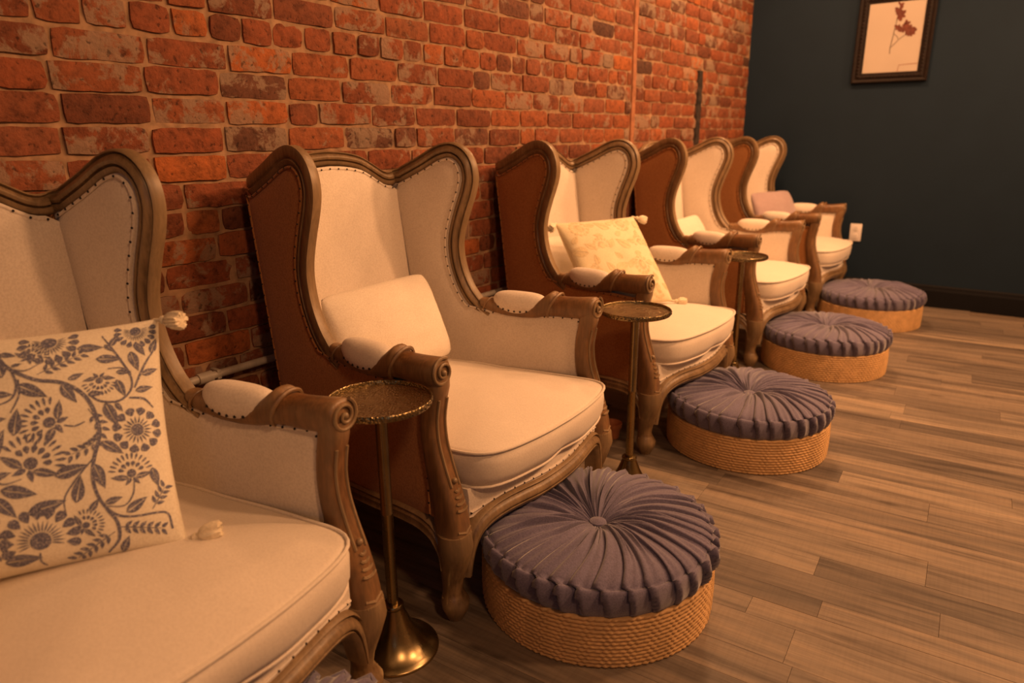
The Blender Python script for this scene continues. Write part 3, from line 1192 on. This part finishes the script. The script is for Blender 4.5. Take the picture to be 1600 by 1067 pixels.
class Ink:
    """flat printed shapes laid on a pillow's front"""
    def __init__(self, P, sx, sy, lift=.0007):
        self.P, self.sx, self.sy, self.bm, self.lift = P, sx, sy, bmesh.new(), lift

    def pt(self, u, v):
        u, v = max(-.985, min(.985, u)), max(-.985, min(.985, v))
        p = self.P(u, v)
        e = .01
        n = (self.P(u + e, v) - self.P(u - e, v)).cross(self.P(u, v + e) - self.P(u, v - e)).normalized()
        return self.bm.verts.new(p + n * self.lift)

    def poly(self, u, v, pts):
        """closed outline (metres, about u,v), filled as strips between its two halves"""
        if not (-1.0 < u < 1.0 and -1.0 < v < 1.0):
            return
        n = len(pts) // 2
        a = [self.pt(u + x / self.sx, v + y / self.sy) for x, y in pts[:n]]
        b = [self.pt(u + x / self.sx, v + y / self.sy) for x, y in pts[::-1][:n]]
        m = [self.pt(u + (p[0] + q[0]) / 2 / self.sx, v + (p[1] + q[1]) / 2 / self.sy) for p, q in zip(pts[:n], pts[::-1][:n])]
        for row0, row1 in ((a, m), (m, b)):
            for i in range(n - 1):
                try:
                    self.bm.faces.new((row0[i], row0[i + 1], row1[i + 1], row1[i]))
                except ValueError:
                    pass

    def leaf(self, u, v, L, ang, w=.25, split=True):
        ca_, sa_ = math.cos(R(ang)), math.sin(R(ang))
        N_ = 9
        for sgn in ((1, -1) if split else (0,)):
            up_, lo_ = [], []
            for i in range(N_):
                t = i / (N_ - 1)
                x = (t - .5) * L
                h = w * L * math.sin(math.pi * t ** .8) ** .85 * (1 - .35 * t)
                g = .022 * L * (1 - t) + .006 * L if split else 0
                if sgn:
                    up_.append((x + sgn * .03 * L * t, sgn * max(g, h))); lo_.append((x, sgn * min(g, h)))
                else:
                    up_.append((x, h)); lo_.append((x, -h))
            pts = up_ + lo_[::-1]
            self.poly(u, v, [(x * ca_ - y * sa_, x * sa_ + y * ca_) for x, y in pts])

    def stroke(self, pts, w):
        P2 = catmull([(x * self.sx, y * self.sy, 0) for x, y in pts], .006)
        prev = None
        for i, p in enumerate(P2):
            a, b = P2[max(0, i - 1)], P2[min(len(P2) - 1, i + 1)]
            t = (b - a).normalized()
            ww = w * (.55 + .45 * math.sin(math.pi * min(1, .15 + i / len(P2))))
            c = (Vector((-t.y, t.x, 0))) * ww / 2
            u1, v1, u2, v2 = (p + c).x / self.sx, (p + c).y / self.sy, (p - c).x / self.sx, (p - c).y / self.sy
            if max(abs(u1), abs(v1), abs(u2), abs(v2)) > .98:
                prev = None
                continue
            cur = (self.pt(u1, v1), self.pt(u2, v2))
            if prev:
                self.bm.faces.new((prev[0], cur[0], cur[1], prev[1]))
            prev = cur

    def fan(self, u, v, r, ang, spread, n, r0=.35, fat=.5, scallop=True):
        """petals standing round a centre"""
        for k in range(n):
            a = R(ang - spread / 2 + spread * (k + .5) / n)
            L = r * (1 - r0)
            mid = r * (r0 + 1) / 2
            du, dv = mid * math.cos(a), mid * math.sin(a)
            hw = fat * .5 * R(spread) * (mid if not scallop else r * .86) / n
            self.leaf(u + du / self.sx, v + dv / self.sy, L, math.degrees(a) + (180 if scallop else 0), hw / L, False)

    def disc(self, u, v, r, k=1.0):
        pts = [(r * math.cos(2 * math.pi * i / 16), k * r * math.sin(2 * math.pi * i / 16)) for i in range(16)]
        self.poly(u, v, pts)

    def flower_full(self, u, v, r, ang):
        spread = 230 if ang else 360
        n = 11 if ang else 12
        self.fan(u, v, r, ang, spread, n, .62, .98)
        self.fan(u, v, r * .60, ang, spread, 19, .45, .55, False)
        self.disc(u, v, r * .26)

    def flower_carnation(self, u, v, r, ang):
        self.fan(u, v, r, ang, 165, 12, .66, .55, True)
        self.fan(u, v, r * .60, ang, 160, 6, .55, .85, True)
        self.disc(u, v, r * .20)
        for s in (1, -1):
            a = R(ang + s * 105)
            self.leaf(u + .55 * r * math.cos(a) / self.sx, v + .55 * r * math.sin(a) / self.sy, r * .75, ang + s * 80, .22)
            a = R(ang + s * 155)
            self.leaf(u + .42 * r * math.cos(a) / self.sx, v + .42 * r * math.sin(a) / self.sy, r * .42, ang + s * 140, .26, False)

    def fern(self, pts, L=.013, gap=.0105):
        P2 = catmull([(x * self.sx, y * self.sy, 0) for x, y in pts], gap)
        self.stroke(pts, .0016)
        for i in range(1, len(P2)):
            t = (P2[i] - P2[i - 1]).normalized()
            a = math.degrees(math.atan2(t.y, t.x))
            for s in (1, -1):
                aa = a + s * 48
                q = P2[i] + Vector((math.cos(R(aa)), math.sin(R(aa)), 0)) * L * .62
                self.leaf(q.x / self.sx, q.y / self.sy, L, aa, .26, False)


FA = [(0.062, -0.764, 105, 90), (0.777, -0.008, 75, 0), (0.226, 0.854, 85, -90), (0.826, 0.883, 65, -90), (-.72, .30, 95, 0), (-.60, -.55, 90, 90)]
FB = [(0.201, 0.144, 80, 160), (0.062, -0.154, 90, 60), (0.695, -0.359, 65, 90), (0.546, 0.443, 50, -90), (0.352, -0.708, 50, 30), (0.108, 0.738, 50, 60), (-0.206, -0.703, 60, 200), (-.45, .75, 70, 60), (-.42, .02, 70, 120), (-.75, -.1, 70, 30)]
LF = [(-0.094, 0.671, 90, 100), (-0.008, 0.185, 90, 80), (0.108, 0.42, 100, -35), (0.338, 0.357, 80, -60), (0.605, 0.142, 90, -70), (0.587, -0.129, 80, -40), (0.308, -0.261, 100, 10), (0.131, -0.51, 110, 10), (0.337, -0.415, 90, 75), (0.479, -0.342, 90, -75), (-0.025, -0.36, 100, -20), (-0.119, -0.459, 90, -55), (-0.14, 0.024, 110, 60), (0.703, -0.618, 80, 30), (0.859, -0.418, 70, -80), (0.805, 0.594, 80, -75), (0.853, 0.703, 60, -60), (0.915, 0.495, 60, 20), (0.861, 0.342, 60, 10), (0.689, 0.361, 70, -70), (0.626, 0.634, 80, -5), (0.671, 0.811, 55, 60), (0.504, 0.755, 80, -5), (0.628, 0.737, 40, -50), (0.394, 0.502, 50, 20), (0.518, 0.336, 50, -5), (0.722, 0.504, 50, -5), (0.664, 0.197, 40, -60), (-0.125, -0.215, 60, 10), (0.424, -0.561, 50, 50), (0.553, -0.55, 55, 10), (-0.038, 0.771, 50, -20), (-0.08, 0.422, 60, -10), (0.019, 0.664, 32, 10), (-0.058, -0.89, 100, -5), (0.584, -0.923, 60, 60), (-0.141, 0.222, 70, 0), (0.956, 0.735, 60, 70),
      (-.3, .5, 90, 40), (-.35, -.35, 90, -40), (-.55, .5, 80, 70), (-.85, .7, 80, 10), (-.8, -.8, 80, 30), (-.3, -.9, 70, 10), (-.3, .25, 80, 110)]
VN = [([(-0.112, 0.881), (-0.089, 0.747), (-0.016, 0.626), (0.132, 0.514), (0.287, 0.465), (0.4, 0.379), (0.468, 0.267), (0.506, 0.117), (0.51, -0.016), (0.458, -0.199), (0.436, -0.343), (0.449, -0.473), (0.497, -0.6), (0.575, -0.682), (0.693, -0.711), (0.818, -0.71), (0.905, -0.732), (0.917, -0.863)], 13), ([(-0.016, 0.626), (0.014, 0.491), (-0.018, 0.389), (-0.085, 0.348), (-0.165, 0.342)], 8), ([(0.026, 0.532), (0.024, 0.403), (-0.035, 0.264)], 7), ([(0.465, 0.334), (0.546, 0.264), (0.669, 0.252), (0.759, 0.337), (0.771, 0.45), (0.716, 0.539), (0.609, 0.545)], 8), ([(0.773, 0.472), (0.691, 0.646), (0.586, 0.87)], 8), ([(0.789, 0.355), (0.885, 0.569), (0.977, 0.72)], 8), ([(0.743, 0.272), (0.851, 0.253), (0.916, 0.173)], 8), ([(0.29, 0.105), (0.356, 0.085), (0.427, 0.11)], 6), ([(0.45, -0.197), (0.355, -0.304), (0.26, -0.428), (0.237, -0.505), (0.24, -0.608)], 6), ([(0.706, -0.426), (0.686, -0.529), (0.617, -0.608), (0.498, -0.589)], 5), ([(0.496, -0.61), (0.553, -0.728), (0.547, -0.872), (0.46, -0.972)], 11), ([(0.046, -0.86), (0.04, -0.937), (0.069, -0.974)], 6), ([(-0.206, -0.257), (-0.167, -0.367), (-0.165, -0.566)], 7), ([(-0.202, -0.198), (-0.114, -0.279), (-0.002, -0.264)], 5), ([(-0.063, 0.655), (0.064, 0.602), (0.159, 0.652)], 5),
      ([(-.2, .34), (-.4, .3), (-.55, .1), (-.5, -.2), (-.3, -.3)], 9), ([(-.55, .1), (-.75, .05), (-.9, .2)], 7)]
FN = [[(0.143, 0.556), (0.429, 0.699)], [(0.454, 0.214), (0.525, 0.047), (0.462, -0.071), (0.32, -0.137)], [(0.549, -0.769), (0.839, -0.843)], [(0.528, -0.805), (0.262, -0.968)], [(0.804, -0.675), (0.912, -0.517)]]

# blue floral pillow on the nearest chair
W, H = .425, .40
p0, P = make_pillow('throw_pillow', M['print_cloth'], W, H, .125, 1.3)
mat0 = chair_matrix(0) @ frame_from((.54, .84, 0), (-.426, .274, .862), (.406 - .005, -.023, .612))
p0.matrix_world = mat0
tag(p0, 'cream throw pillow with slate blue floral print and tassels on the nearest chair', 'pillow')
ink = Ink(P, W / 2, H / 2)
K = .00047
rn = random.Random(8)
spots = []
for k in range(400):
    q = (rn.uniform(-.95, -.2), rn.uniform(-.93, .93))
    if all(math.hypot(q[0] - b[0], q[1] - b[1]) > .19 for b in spots + [e[:2] for e in FA + FB + LF]):
        spots.append(q)
for k, q in enumerate(spots):
    if k % 4 == 0:
        FB.append((*q, 75, rn.uniform(0, 360)))
    else:
        LF.append((*q, rn.uniform(70, 100), rn.uniform(0, 360)))
for u, v_, r, a in FA:
    ink.flower_full(u, v_, r * K * 1.1, a)
for u, v_, r, a in FB:
    ink.flower_carnation(u, v_, r * K * 1.12, a)
for u, v_, r, a in LF:
    ink.leaf(u, v_, r * K, a)
for l, w in VN:
    ink.stroke(l, w * K)
for l in FN:
    ink.fern(l)
ink.bm.normal_update()
tag(obj('floral_print', ink.bm, M['ink'], p0, smooth=True, sharp=0), 'slate blue printed vines, leaves and flowers', kind='stuff')
for k, (cu, cv) in enumerate(((1, 1), (1, -1), (-1, 1), (-1, -1))):
    d = {(1, 1): (.62, -.25, .55), (1, -1): (.95, .15, .25)}.get((cu, cv), (cu, cv * .5, .2))
    t = obj('tassel', tassel_bm(d, seed=k), M['tassel'], p0)
    t.location = P(cu * .985, cv * .985)

# beige patterned pillow on the middle chair
W, H = .40, .40
p2, P = make_pillow('throw_pillow', M['beige_cloth'], W, H, .13, 5.1)
TR, TL, BR = Vector((.385, .160, .768)), Vector((.262, -.178, .768)), Vector((.612, .060, .462))
mid = TL + (TR - TL) / 2 + (BR - TR) / 2
p2.matrix_world = chair_matrix(2) @ frame_from(TR - TL, TR - BR, mid)
tag(p2, 'beige and gold patterned throw pillow with tassels leaning in the middle chair', 'pillow')
ink = Ink(P, W / 2, H / 2)
rn = random.Random(5)
for i in range(4):
    for j in range(4):
        u, v_ = -.75 + i * .5 + (.12 if j % 2 else -.12), -.75 + j * .5
        if (i + j) % 2:
            ink.flower_full(u, v_, .042, rn.choice((0, 90, 200)))
        else:
            ink.leaf(u, v_, .07, rn.uniform(0, 180), .36)
        ink.leaf(u + .24, v_ + .05, .045, rn.uniform(0, 180), .34)
        ink.leaf(u + .02, v_ + .25, .04, rn.uniform(0, 180), .34)
tag(obj('woven_motif', ink.bm, M['tan_ink'], p2, smooth=True, sharp=0), 'golden tan medallion and leaf pattern', kind='stuff')
for k, (cu, cv) in enumerate(((1, 1), (1, -1), (-1, 1), (-1, -1))):
    d = {(1, 1): (.8, -.45, .1), (-1, 1): (-.75, -.5, .25)}.get((cu, cv), (cu, cv * .4, .2))
    t = obj('tassel', tassel_bm(d, seed=10 + k), M['tassel'], p2)
    t.location = P(cu * .985, cv * .985)

# lumbar pillows
LUM = [(1, (-.035, .300), .43, .275, .12, 2, 9, 'pocket', 'plain cream lumbar pillow in the chair between the two nearest brass tables'),
       (2, (-.10, .195), .40, .27, .11, 0, 4, 'pocket', 'plain cream lumbar pillow half hidden behind the beige patterned pillow'),
       (3, (-.02, .275), .42, .235, .11, 4, 14, 'pocket', 'plain cream lumbar pillow in the fourth chair, its top just showing over the arm'),
       (4, (.03, .40), .41, .31, .12, -20, 21, 'mauve', 'mauve velvet lumbar pillow in the farthest chair by the navy wall')]
for ci, (yy, xx), W, H, T, turn, sd, mt, lab in LUM:
    o, P = make_pillow('lumbar_pillow', M[mt], W, H, T, sd, 30, .03, .06)
    tilt = R(24)
    Rv = Matrix.Rotation(R(turn), 3, 'Z') @ Vector((0, 1, 0))
    Fv = Matrix.Rotation(R(turn), 3, 'Z') @ Vector((1, 0, 0))
    Uv = Vector((0, 0, 1)) * math.cos(tilt) - Fv * math.sin(tilt)
    zc = .445 + H / 2 * math.cos(tilt)
    o.matrix_world = chair_matrix(ci) @ frame_from(Rv, Uv, (xx - .02, yy, zc))
    tag(o, lab, 'pillow', 'plain lumbar pillows')

# ------------------------------------------------------------------ brass drink tables
def make_table():
    root = empty('drink_table')
    zt = .592
    bm = bmesh.new()
    lathe(bm, [(.0, zt - .012), (.0995, zt - .012), (.1040, zt - .010), (.1060, zt - .004), (.1060, zt + .002), (.1048, zt + .0035), (.1030, zt + .002), (.1020, zt - .004), (.0, zt - .0045)], 72)
    bmesh.ops.recalc_face_normals(bm, faces=bm.faces)
    t = obj('tabletop', bm, M['brass_h'], root)
    bm = bmesh.new()     # hammered dimples round the rim
    for k in range(54):
        a = 2 * math.pi * k / 54
        ico(bm, (.1047 * math.cos(a), .1047 * math.sin(a), zt - .0042 + .0018 * math.sin(k * 2.7)), .0032, 1)
    tag(obj('rim_dimples', bm, M['brass_dark'], t), kind='stuff')
    bm = bmesh.new()
    lathe(bm, [(.018, zt - .012), (.016, zt - .022), (.0125, zt - .028), (.0125, .34), (.0133, .338), (.0133, .334), (.0125, .332), (.0125, .10)], 24)
    obj('pole', bm, M['brass'], root)
    bm = bmesh.new()
    lathe(bm, [(.0125, .116), (.021, .115), (.0235, .112), (.0235, .107), (.021, .104)], 32)
    obj('collar', bm, M['brass'], root)
    bm = bmesh.new()
    lathe(bm, [(.021, .106), (.0225, .102), (.028, .088), (.035, .070), (.044, .052), (.056, .034), (.070, .019), (.084, .010), (.094, .006), (.0965, .003), (.0965, 0)], 64)
    bmesh.ops.recalc_face_normals(bm, faces=bm.faces)
    obj('base', bm, M['brass'], root)
    return root


tb = make_table()
for i, (x, y, lab) in enumerate(((.719, .904, 'nearest round brass drink table with hammered top, between the first two chairs'),
                                 (.809, 1.863, 'second round brass drink table, right of the chair with the plain cream pillow'),
                                 (.752, 3.0, 'farthest round brass drink table, mostly hidden beside the middle chair'))):
    o = tb if i == 0 else copy_tree(tb)
    o.location = (x, y, 0)
    o.rotation_euler = (0, 0, i * .7)
    tag(o, lab, 'side table', 'brass drink tables between the chairs')

# ------------------------------------------------------------------ woven bases and pleated cushions
def rush_base():
    bm = bmesh.new()
    RR, HH, rows_n, st = .278, .125, 13, 100
    per = 5
    nt_, nz_ = st * per, rows_n * 5
    rows = []
    for j in range(nz_ + 1):
        z = HH * j / nz_
        fj = (j / 5) % 1.0
        rowi = min(rows_n - 1, j // 5)
        band = math.sin(math.pi * fj) ** .6 if j % 5 else 0
        row = []
        for i in range(nt_):
            ph = (i / per + (.5 if rowi % 2 else 0)) % 1
            bul = math.sin(math.pi * ph) ** .7 if ph > 0 else 0
            sl = .0016 * math.sin(rowi * 5.1 + i * .05)
            edge_ = -.004 if j in (0, nz_) else 0
            r = RR + .0048 * band * (.30 + .70 * bul) + edge_ + .002 * math.sin(math.pi * z / HH) + .0008 * math.sin(i * 1.7 + rowi * 3)
            a = 2 * math.pi * (i + (fj - .5) * 1.2) / nt_
            row.append(bm.verts.new((r * math.cos(a), r * math.sin(a), z + sl * .3 * band)))
        rows.append(row)
    grid_faces(bm, rows, True, True, False)
    rim = [bm.verts.new((v_.co.x * .93, v_.co.y * .93, HH - .004)) for v_ in rows[-1]]
    grid_faces(bm, [rows[-1], rim], True, False, True)
    return obj('woven_base', bm, M['rush'], sharp=0)


def pleated_cushion():
    root = empty('floor_cushion')
    bm = bmesh.new()
    NP, per = 34, 16
    n = NP * per
    rn = random.Random(4)
    fold = [rn.uniform(.6, 1.35) for _ in range(NP)]
    edge_at = [2 * math.pi * (k + (rn.uniform(-.22, .22) if k else 0)) / NP for k in range(NP)] + [2 * math.pi]
    reach = [rn.choice((.035, .05, .07, .11)) for _ in range(NP)]
    swirl = [rn.uniform(-.06, .06) for _ in range(NP)]
    half = [rn.choice((0, 0, 1, 1.4)) for _ in range(NP)]
    hpos = [rn.uniform(.35, .6) for _ in range(NP)]
    hr = [rn.uniform(.07, .15) for _ in range(NP)]
    wid = [rn.uniform(-.012, .012) for _ in range(NP)]
    top = [(.016, .062), (.022, .066), (.03, .071), (.04, .0765), (.055, .083), (.07, .088), (.09, .093), (.11, .096), (.135, .098), (.16, .098), (.185, .096), (.21, .092), (.23, .088), (.248, .083), (.260, .078), (.268, .0725)]
    sidep = [(.2705, .0665), (.2745, .070), (.2785, .069), (.2815, .064), (.2835, .056), (.2845, .046), (.284, .035), (.2815, .023), (.277, .012), (.270, .003)]
    rows = []
    for kind, lst in (('t', top), ('s', sidep), ('u', [(.24, .0)])):
        for r, z in lst:
            row = []
            for i in range(n):
                k = i // per
                f = (i % per) / per
                a = edge_at[k] + (edge_at[k + 1] - edge_at[k]) * f
                rr, zz = r, z
                if kind == 't':
                    w = (r - .016) / .252
                    e = .90                                   # slow rise, then tucked sharply under
                    saw = (f / e) ** 1.25 if f < e else (1 - f) / (1 - e)
                    vis_ = 1 / (1 + math.exp(-(r - reach[k]) / .010))
                    amp = .019 * (1 - .58 * w) * fold[k] * vis_
                    gather = .0042 * math.sin(a * 29 + math.sin(a * 5) * 2.5) * math.exp(-((r - .048) / .030) ** 2)
                    crease = .0022 * math.sin(f * 6.283 * 2 + k) * w * fold[k]
                    if half[k]:      # a shorter second tuck inside this pleat
                        d_ = (f - hpos[k]) / .16
                        zz += half[k] * .0085 * (math.exp(-(d_ - 1) ** 2 * 2) - math.exp(-d_ * d_ * 3)) * math.exp(-((r - hr[k]) / .055) ** 2)
                    zz += amp * (saw - .5) + gather + crease + .004 * noise.noise(Vector((math.cos(a) * 2.2, math.sin(a) * 2.2, r * 9)))
                    a += swirl[k] * (1 - w) * w * 2.2 * math.sin(math.pi * min(1, f * 1.1)) + .22 * (w - .5) + .035 * math.sin(a * 3 + r * 16) * w + wid[k] * w * f
                    a += .05 * w * (saw if f >= e else saw * .35)   # the tuck leans over its neighbour
                    if r > .255:
                        rr += .006 * (saw - .5)
                elif kind == 's':
                    h = (.0725 - z) / .0725
                    sh = (f + .40 * h) % 1.0
                    e = .90
                    saw = (sh / e) ** 1.2 if sh < e else (1 - sh) / (1 - e)
                    rr += .019 * (saw - .62) * fold[k] * (1 - .6 * h ** 3) * (.35 if z > .0715 or r < .272 else 1)
                    if h < .22:
                        zz += .013 * (saw - .45) * (1 - h / .22) * fold[k]
                    a += .08 + .03 * h + .04 * (saw if sh >= e else 0)
                row.append(bm.verts.new((rr * math.cos(a), -rr * math.sin(a), max(0.0, zz))))
            rows.append(row)
    grid_faces(bm, rows, True, True, True)
    bmesh.ops.recalc_face_normals(bm, faces=bm.faces)
    obj('cover', bm, M['grey_velvet'], root, sharp=0)
    bm = bmesh.new()
    lathe(bm, [(.0, .060), (.018, .061), (.0215, .066), (.020, .071), (.013, .0745), (.0, .076)], 20)
    bmesh.ops.recalc_face_normals(bm, faces=bm.faces)
    obj('button', bm, M['grey_velvet'], root)
    return root


PF = [(1.0, .402, .1, 'at the bottom edge, before the nearest chair'),
      (.978, 1.348, .0, 'nearest one shown whole'),
      (.995, 2.441, .9, 'before the chair with the beige pillow'),
      (1.011, 3.552, 2.1, 'second from the navy wall'),
      (1.033, 4.589, 3.0, 'nearest the navy wall')]
base0, cush0 = rush_base(), pleated_cushion()
for i, (x, y, a, where) in enumerate(PF):
    b = base0 if i == 0 else copy_tree(base0)
    b.location = (x, y, 0); b.rotation_euler = (0, 0, a * 1.3)
    tag(b, 'round woven rush footstool base ' + where, 'footstool', 'woven rush footstool bases')
    c = cush0 if i == 0 else copy_tree(cush0)
    c.location = (x + .004, y - .003, .1215); c.rotation_euler = (0, 0, a)
    tag(c, 'round grey pleated velvet cushion ' + where, 'cushion', 'pleated cushions on the woven bases')

# ------------------------------------------------------------------ picture on the navy wall
fr = empty('framed_print', (.875, WY, 1.655))
tag(fr, 'dark framed botanical print of a red pressed flower hanging on the navy wall', 'picture')
FX0, FX1, FZ0, FZ1 = -.215, .215, -.262, .262
fr.location = (.873, WY - .001, 1.66)
pf = [(.0, 0), (.0, .020), (.006, .026), (.016, .024), (.022, .018), (.030, .022), (.040, .022), (.047, .016), (.054, .016), (.060, .010), (.060, 0)]
for nm, a, b in (('side_rail', (FX0, FZ0), (FX0, FZ1)), ('top_rail', (FX0, FZ1), (FX1, FZ1)), ('side_rail', (FX1, FZ1), (FX1, FZ0)), ('bottom_rail', (FX1, FZ0), (FX0, FZ0))):
    bm = bmesh.new()
    a, b = Vector(a), Vector(b)
    t = (b - a).normalized()
    inn = Vector((t.y, -t.x))
    rows = []
    for end, p in ((0, a), (1, b)):
        rows.append([bm.verts.new((p.x + inn.x * d + t.x * d * (1 - 2 * end), -h, p.y + inn.y * d + t.y * d * (1 - 2 * end))) for d, h in pf])
    grid_faces(bm, rows, True, True, True)
    # carved beads along the rail
    L = (b - a).length
    for k in range(int(L / .021)):
        q = a + t * (.02 + k * .021) + inn * .035
        if .035 < (q - a).dot(t) < L - .035:
            ico(bm, (q.x, -.022, q.y), .0075, 1, (1, .55, 1))
    bmesh.ops.recalc_face_normals(bm, faces=bm.faces)
    obj(nm, bm, M['black_frame'], fr, sharp=40)
bm = bmesh.new(); box(bm, (FX0 + .055, -.010, FZ0 + .055), (FX1 - .055, -.002, FZ1 - .055))
pp = obj('paper', bm, M['paper'], fr, smooth=False)


def flat_shape(pts, y):
    bm.faces.new([bm.verts.new((a, y, b)) for a, b in pts])


bm = bmesh.new()     # stem
def flat_line(pts, w, y=-.0108):
    pts = [Vector(p) for p in pts]
    prev = None
    for i, p in enumerate(pts):
        a, b = pts[max(0, i - 1)], pts[min(len(pts) - 1, i + 1)]
        t = (b - a).normalized(); c = Vector((-t.y, t.x)) * w / 2
        cur = (bm.verts.new((p.x + c.x, y, p.y + c.y)), bm.verts.new((p.x - c.x, y, p.y - c.y)))
        if prev:
            bm.faces.new((prev[0], cur[0], cur[1], prev[1]))
        prev = cur
flat_line([(-.010, -.095), (-.012, -.06), (-.006, -.01), (.000, .05), (.006, .10), (.010, .14)], .004)
flat_line([(-.012, -.06), (.012, -.035), (.032, -.012), (.055, .005), (.075, .012)], .0035)
flat_line([(.000, .02), (.018, .005), (.028, -.012)], .003)
obj('flower_stem', bm, M['stem'], pp, smooth=False)
bm = bmesh.new()
rn = random.Random(2)
for cx, cz, n_, r in ((.012, .155, 7, .030), (.022, .125, 7, .034), (.020, .055, 6, .026), (.050, .050, 6, .030), (.060, .070, 5, .026), (.085, .040, 8, .038), (.092, .022, 6, .034), (.014, .185, 3, .022)):
    for k in range(n_):
        a = 2 * math.pi * k / n_ + rn.random()
        L = r * rn.uniform(.7, 1.1)
        pts = []
        for t in range(8):
            q = 2 * math.pi * t / 8
            x_, y_ = L * .5 * (1 + math.cos(q)), L * .30 * math.sin(q)
            pts.append((cx + x_ * math.cos(a) - y_ * math.sin(a), cz + x_ * math.sin(a) + y_ * math.cos(a)))
        flat_shape(pts, -.0110 - .00006 * k)
tag(obj('pressed_petals', bm, M['petal'], pp, smooth=False), kind='stuff')
bm = bmesh.new()
flat_line([(.045, -.203), (.050, -.163), (.100, -.160), (.152, -.158)], .0035)
obj('ruled_corner', bm, M['rule'], pp, smooth=False)

# ------------------------------------------------------------------ outlet
ow = empty('wall_outlet', (.800, WY - .0005, .447))
tag(ow, 'ivory duplex wall outlet low on the navy wall beside the farthest chair', 'outlet')
bm = bmesh.new(); box(bm, (-.036, -.006, -.058), (.036, 0, .058), .003)
obj('cover_plate', bm, M['ivory_plastic'], ow)
for dz in (.026, -.026):
    bm = bmesh.new()
    lathe(bm, [(.0, 0), (.017, 0), (.0165, .003), (.0, .0035)], 24)
    bm.transform(Matrix.Translation((0, -.0058, dz)) @ Matrix.Rotation(R(90), 4, 'X'))
    so = obj('socket', bm, M['ivory_plastic'], ow)
    bm = bmesh.new()
    for dx in (-.006, .006):
        box(bm, (dx - .001, -.0098, dz - .001), (dx + .001, -.0088, dz + .008))
    box(bm, (-.002, -.0098, dz - .011), (.002, -.0088, dz - .007))
    tag(obj('slots', bm, M['socket'], so, smooth=False), kind='stuff')

# ------------------------------------------------------------------ small things
bm = bmesh.new()
tube(bm, [(WX + .026, y, .482) for y in (-.6, .5, 1.5, 3.0, 5.1)], .011, 14)
cdt = obj('conduit', bm, M['conduit']); tag(cdt, 'grey electrical conduit running along the brick wall behind the chairs', 'pipe')
for y in (.945, 2.0, 3.1):
    bm = bmesh.new()
    tube(bm, [(WX + .026, y - .02, .482), (WX + .026, y + .02, .482)], .0155, 14)
    obj('coupling', bm, M['conduit'], cdt)
    bm = bmesh.new(); box(bm, (WX - .002, y + .032, .470), (WX + .036, y + .044, .496), .002)
    obj('clip', bm, M['conduit'], cdt)
pt_ = empty('terracotta_pot', (.575, 2.19, 0))
tag(pt_, 'small terracotta pot on the floor behind the second brass table', 'pot')
bm = bmesh.new()
lathe(bm, [(.0, 0), (.027, 0), (.032, .040), (.036, .041), (.038, .058), (.035, .059), (.031, .045), (.026, .012), (.0, .012)], 28)
bmesh.ops.recalc_face_normals(bm, faces=bm.faces)
obj('pot_body', bm, M['terracotta'], pt_)
ft = empty('foot_basin', in_chair(1, (.60, .165, 0)))
tag(ft, 'cream basin tucked under the chair with the plain cream pillow', 'basin')
bm = bmesh.new()
lathe(bm, [(.0, 0), (.115, 0), (.125, .01), (.135, .175), (.142, .180), (.142, .188), (.136, .190), (.130, .182), (.120, .016), (.0, .014)], 48)
bmesh.ops.recalc_face_normals(bm, faces=bm.faces)
obj('basin_bowl', bm, M['white_tub'], ft)
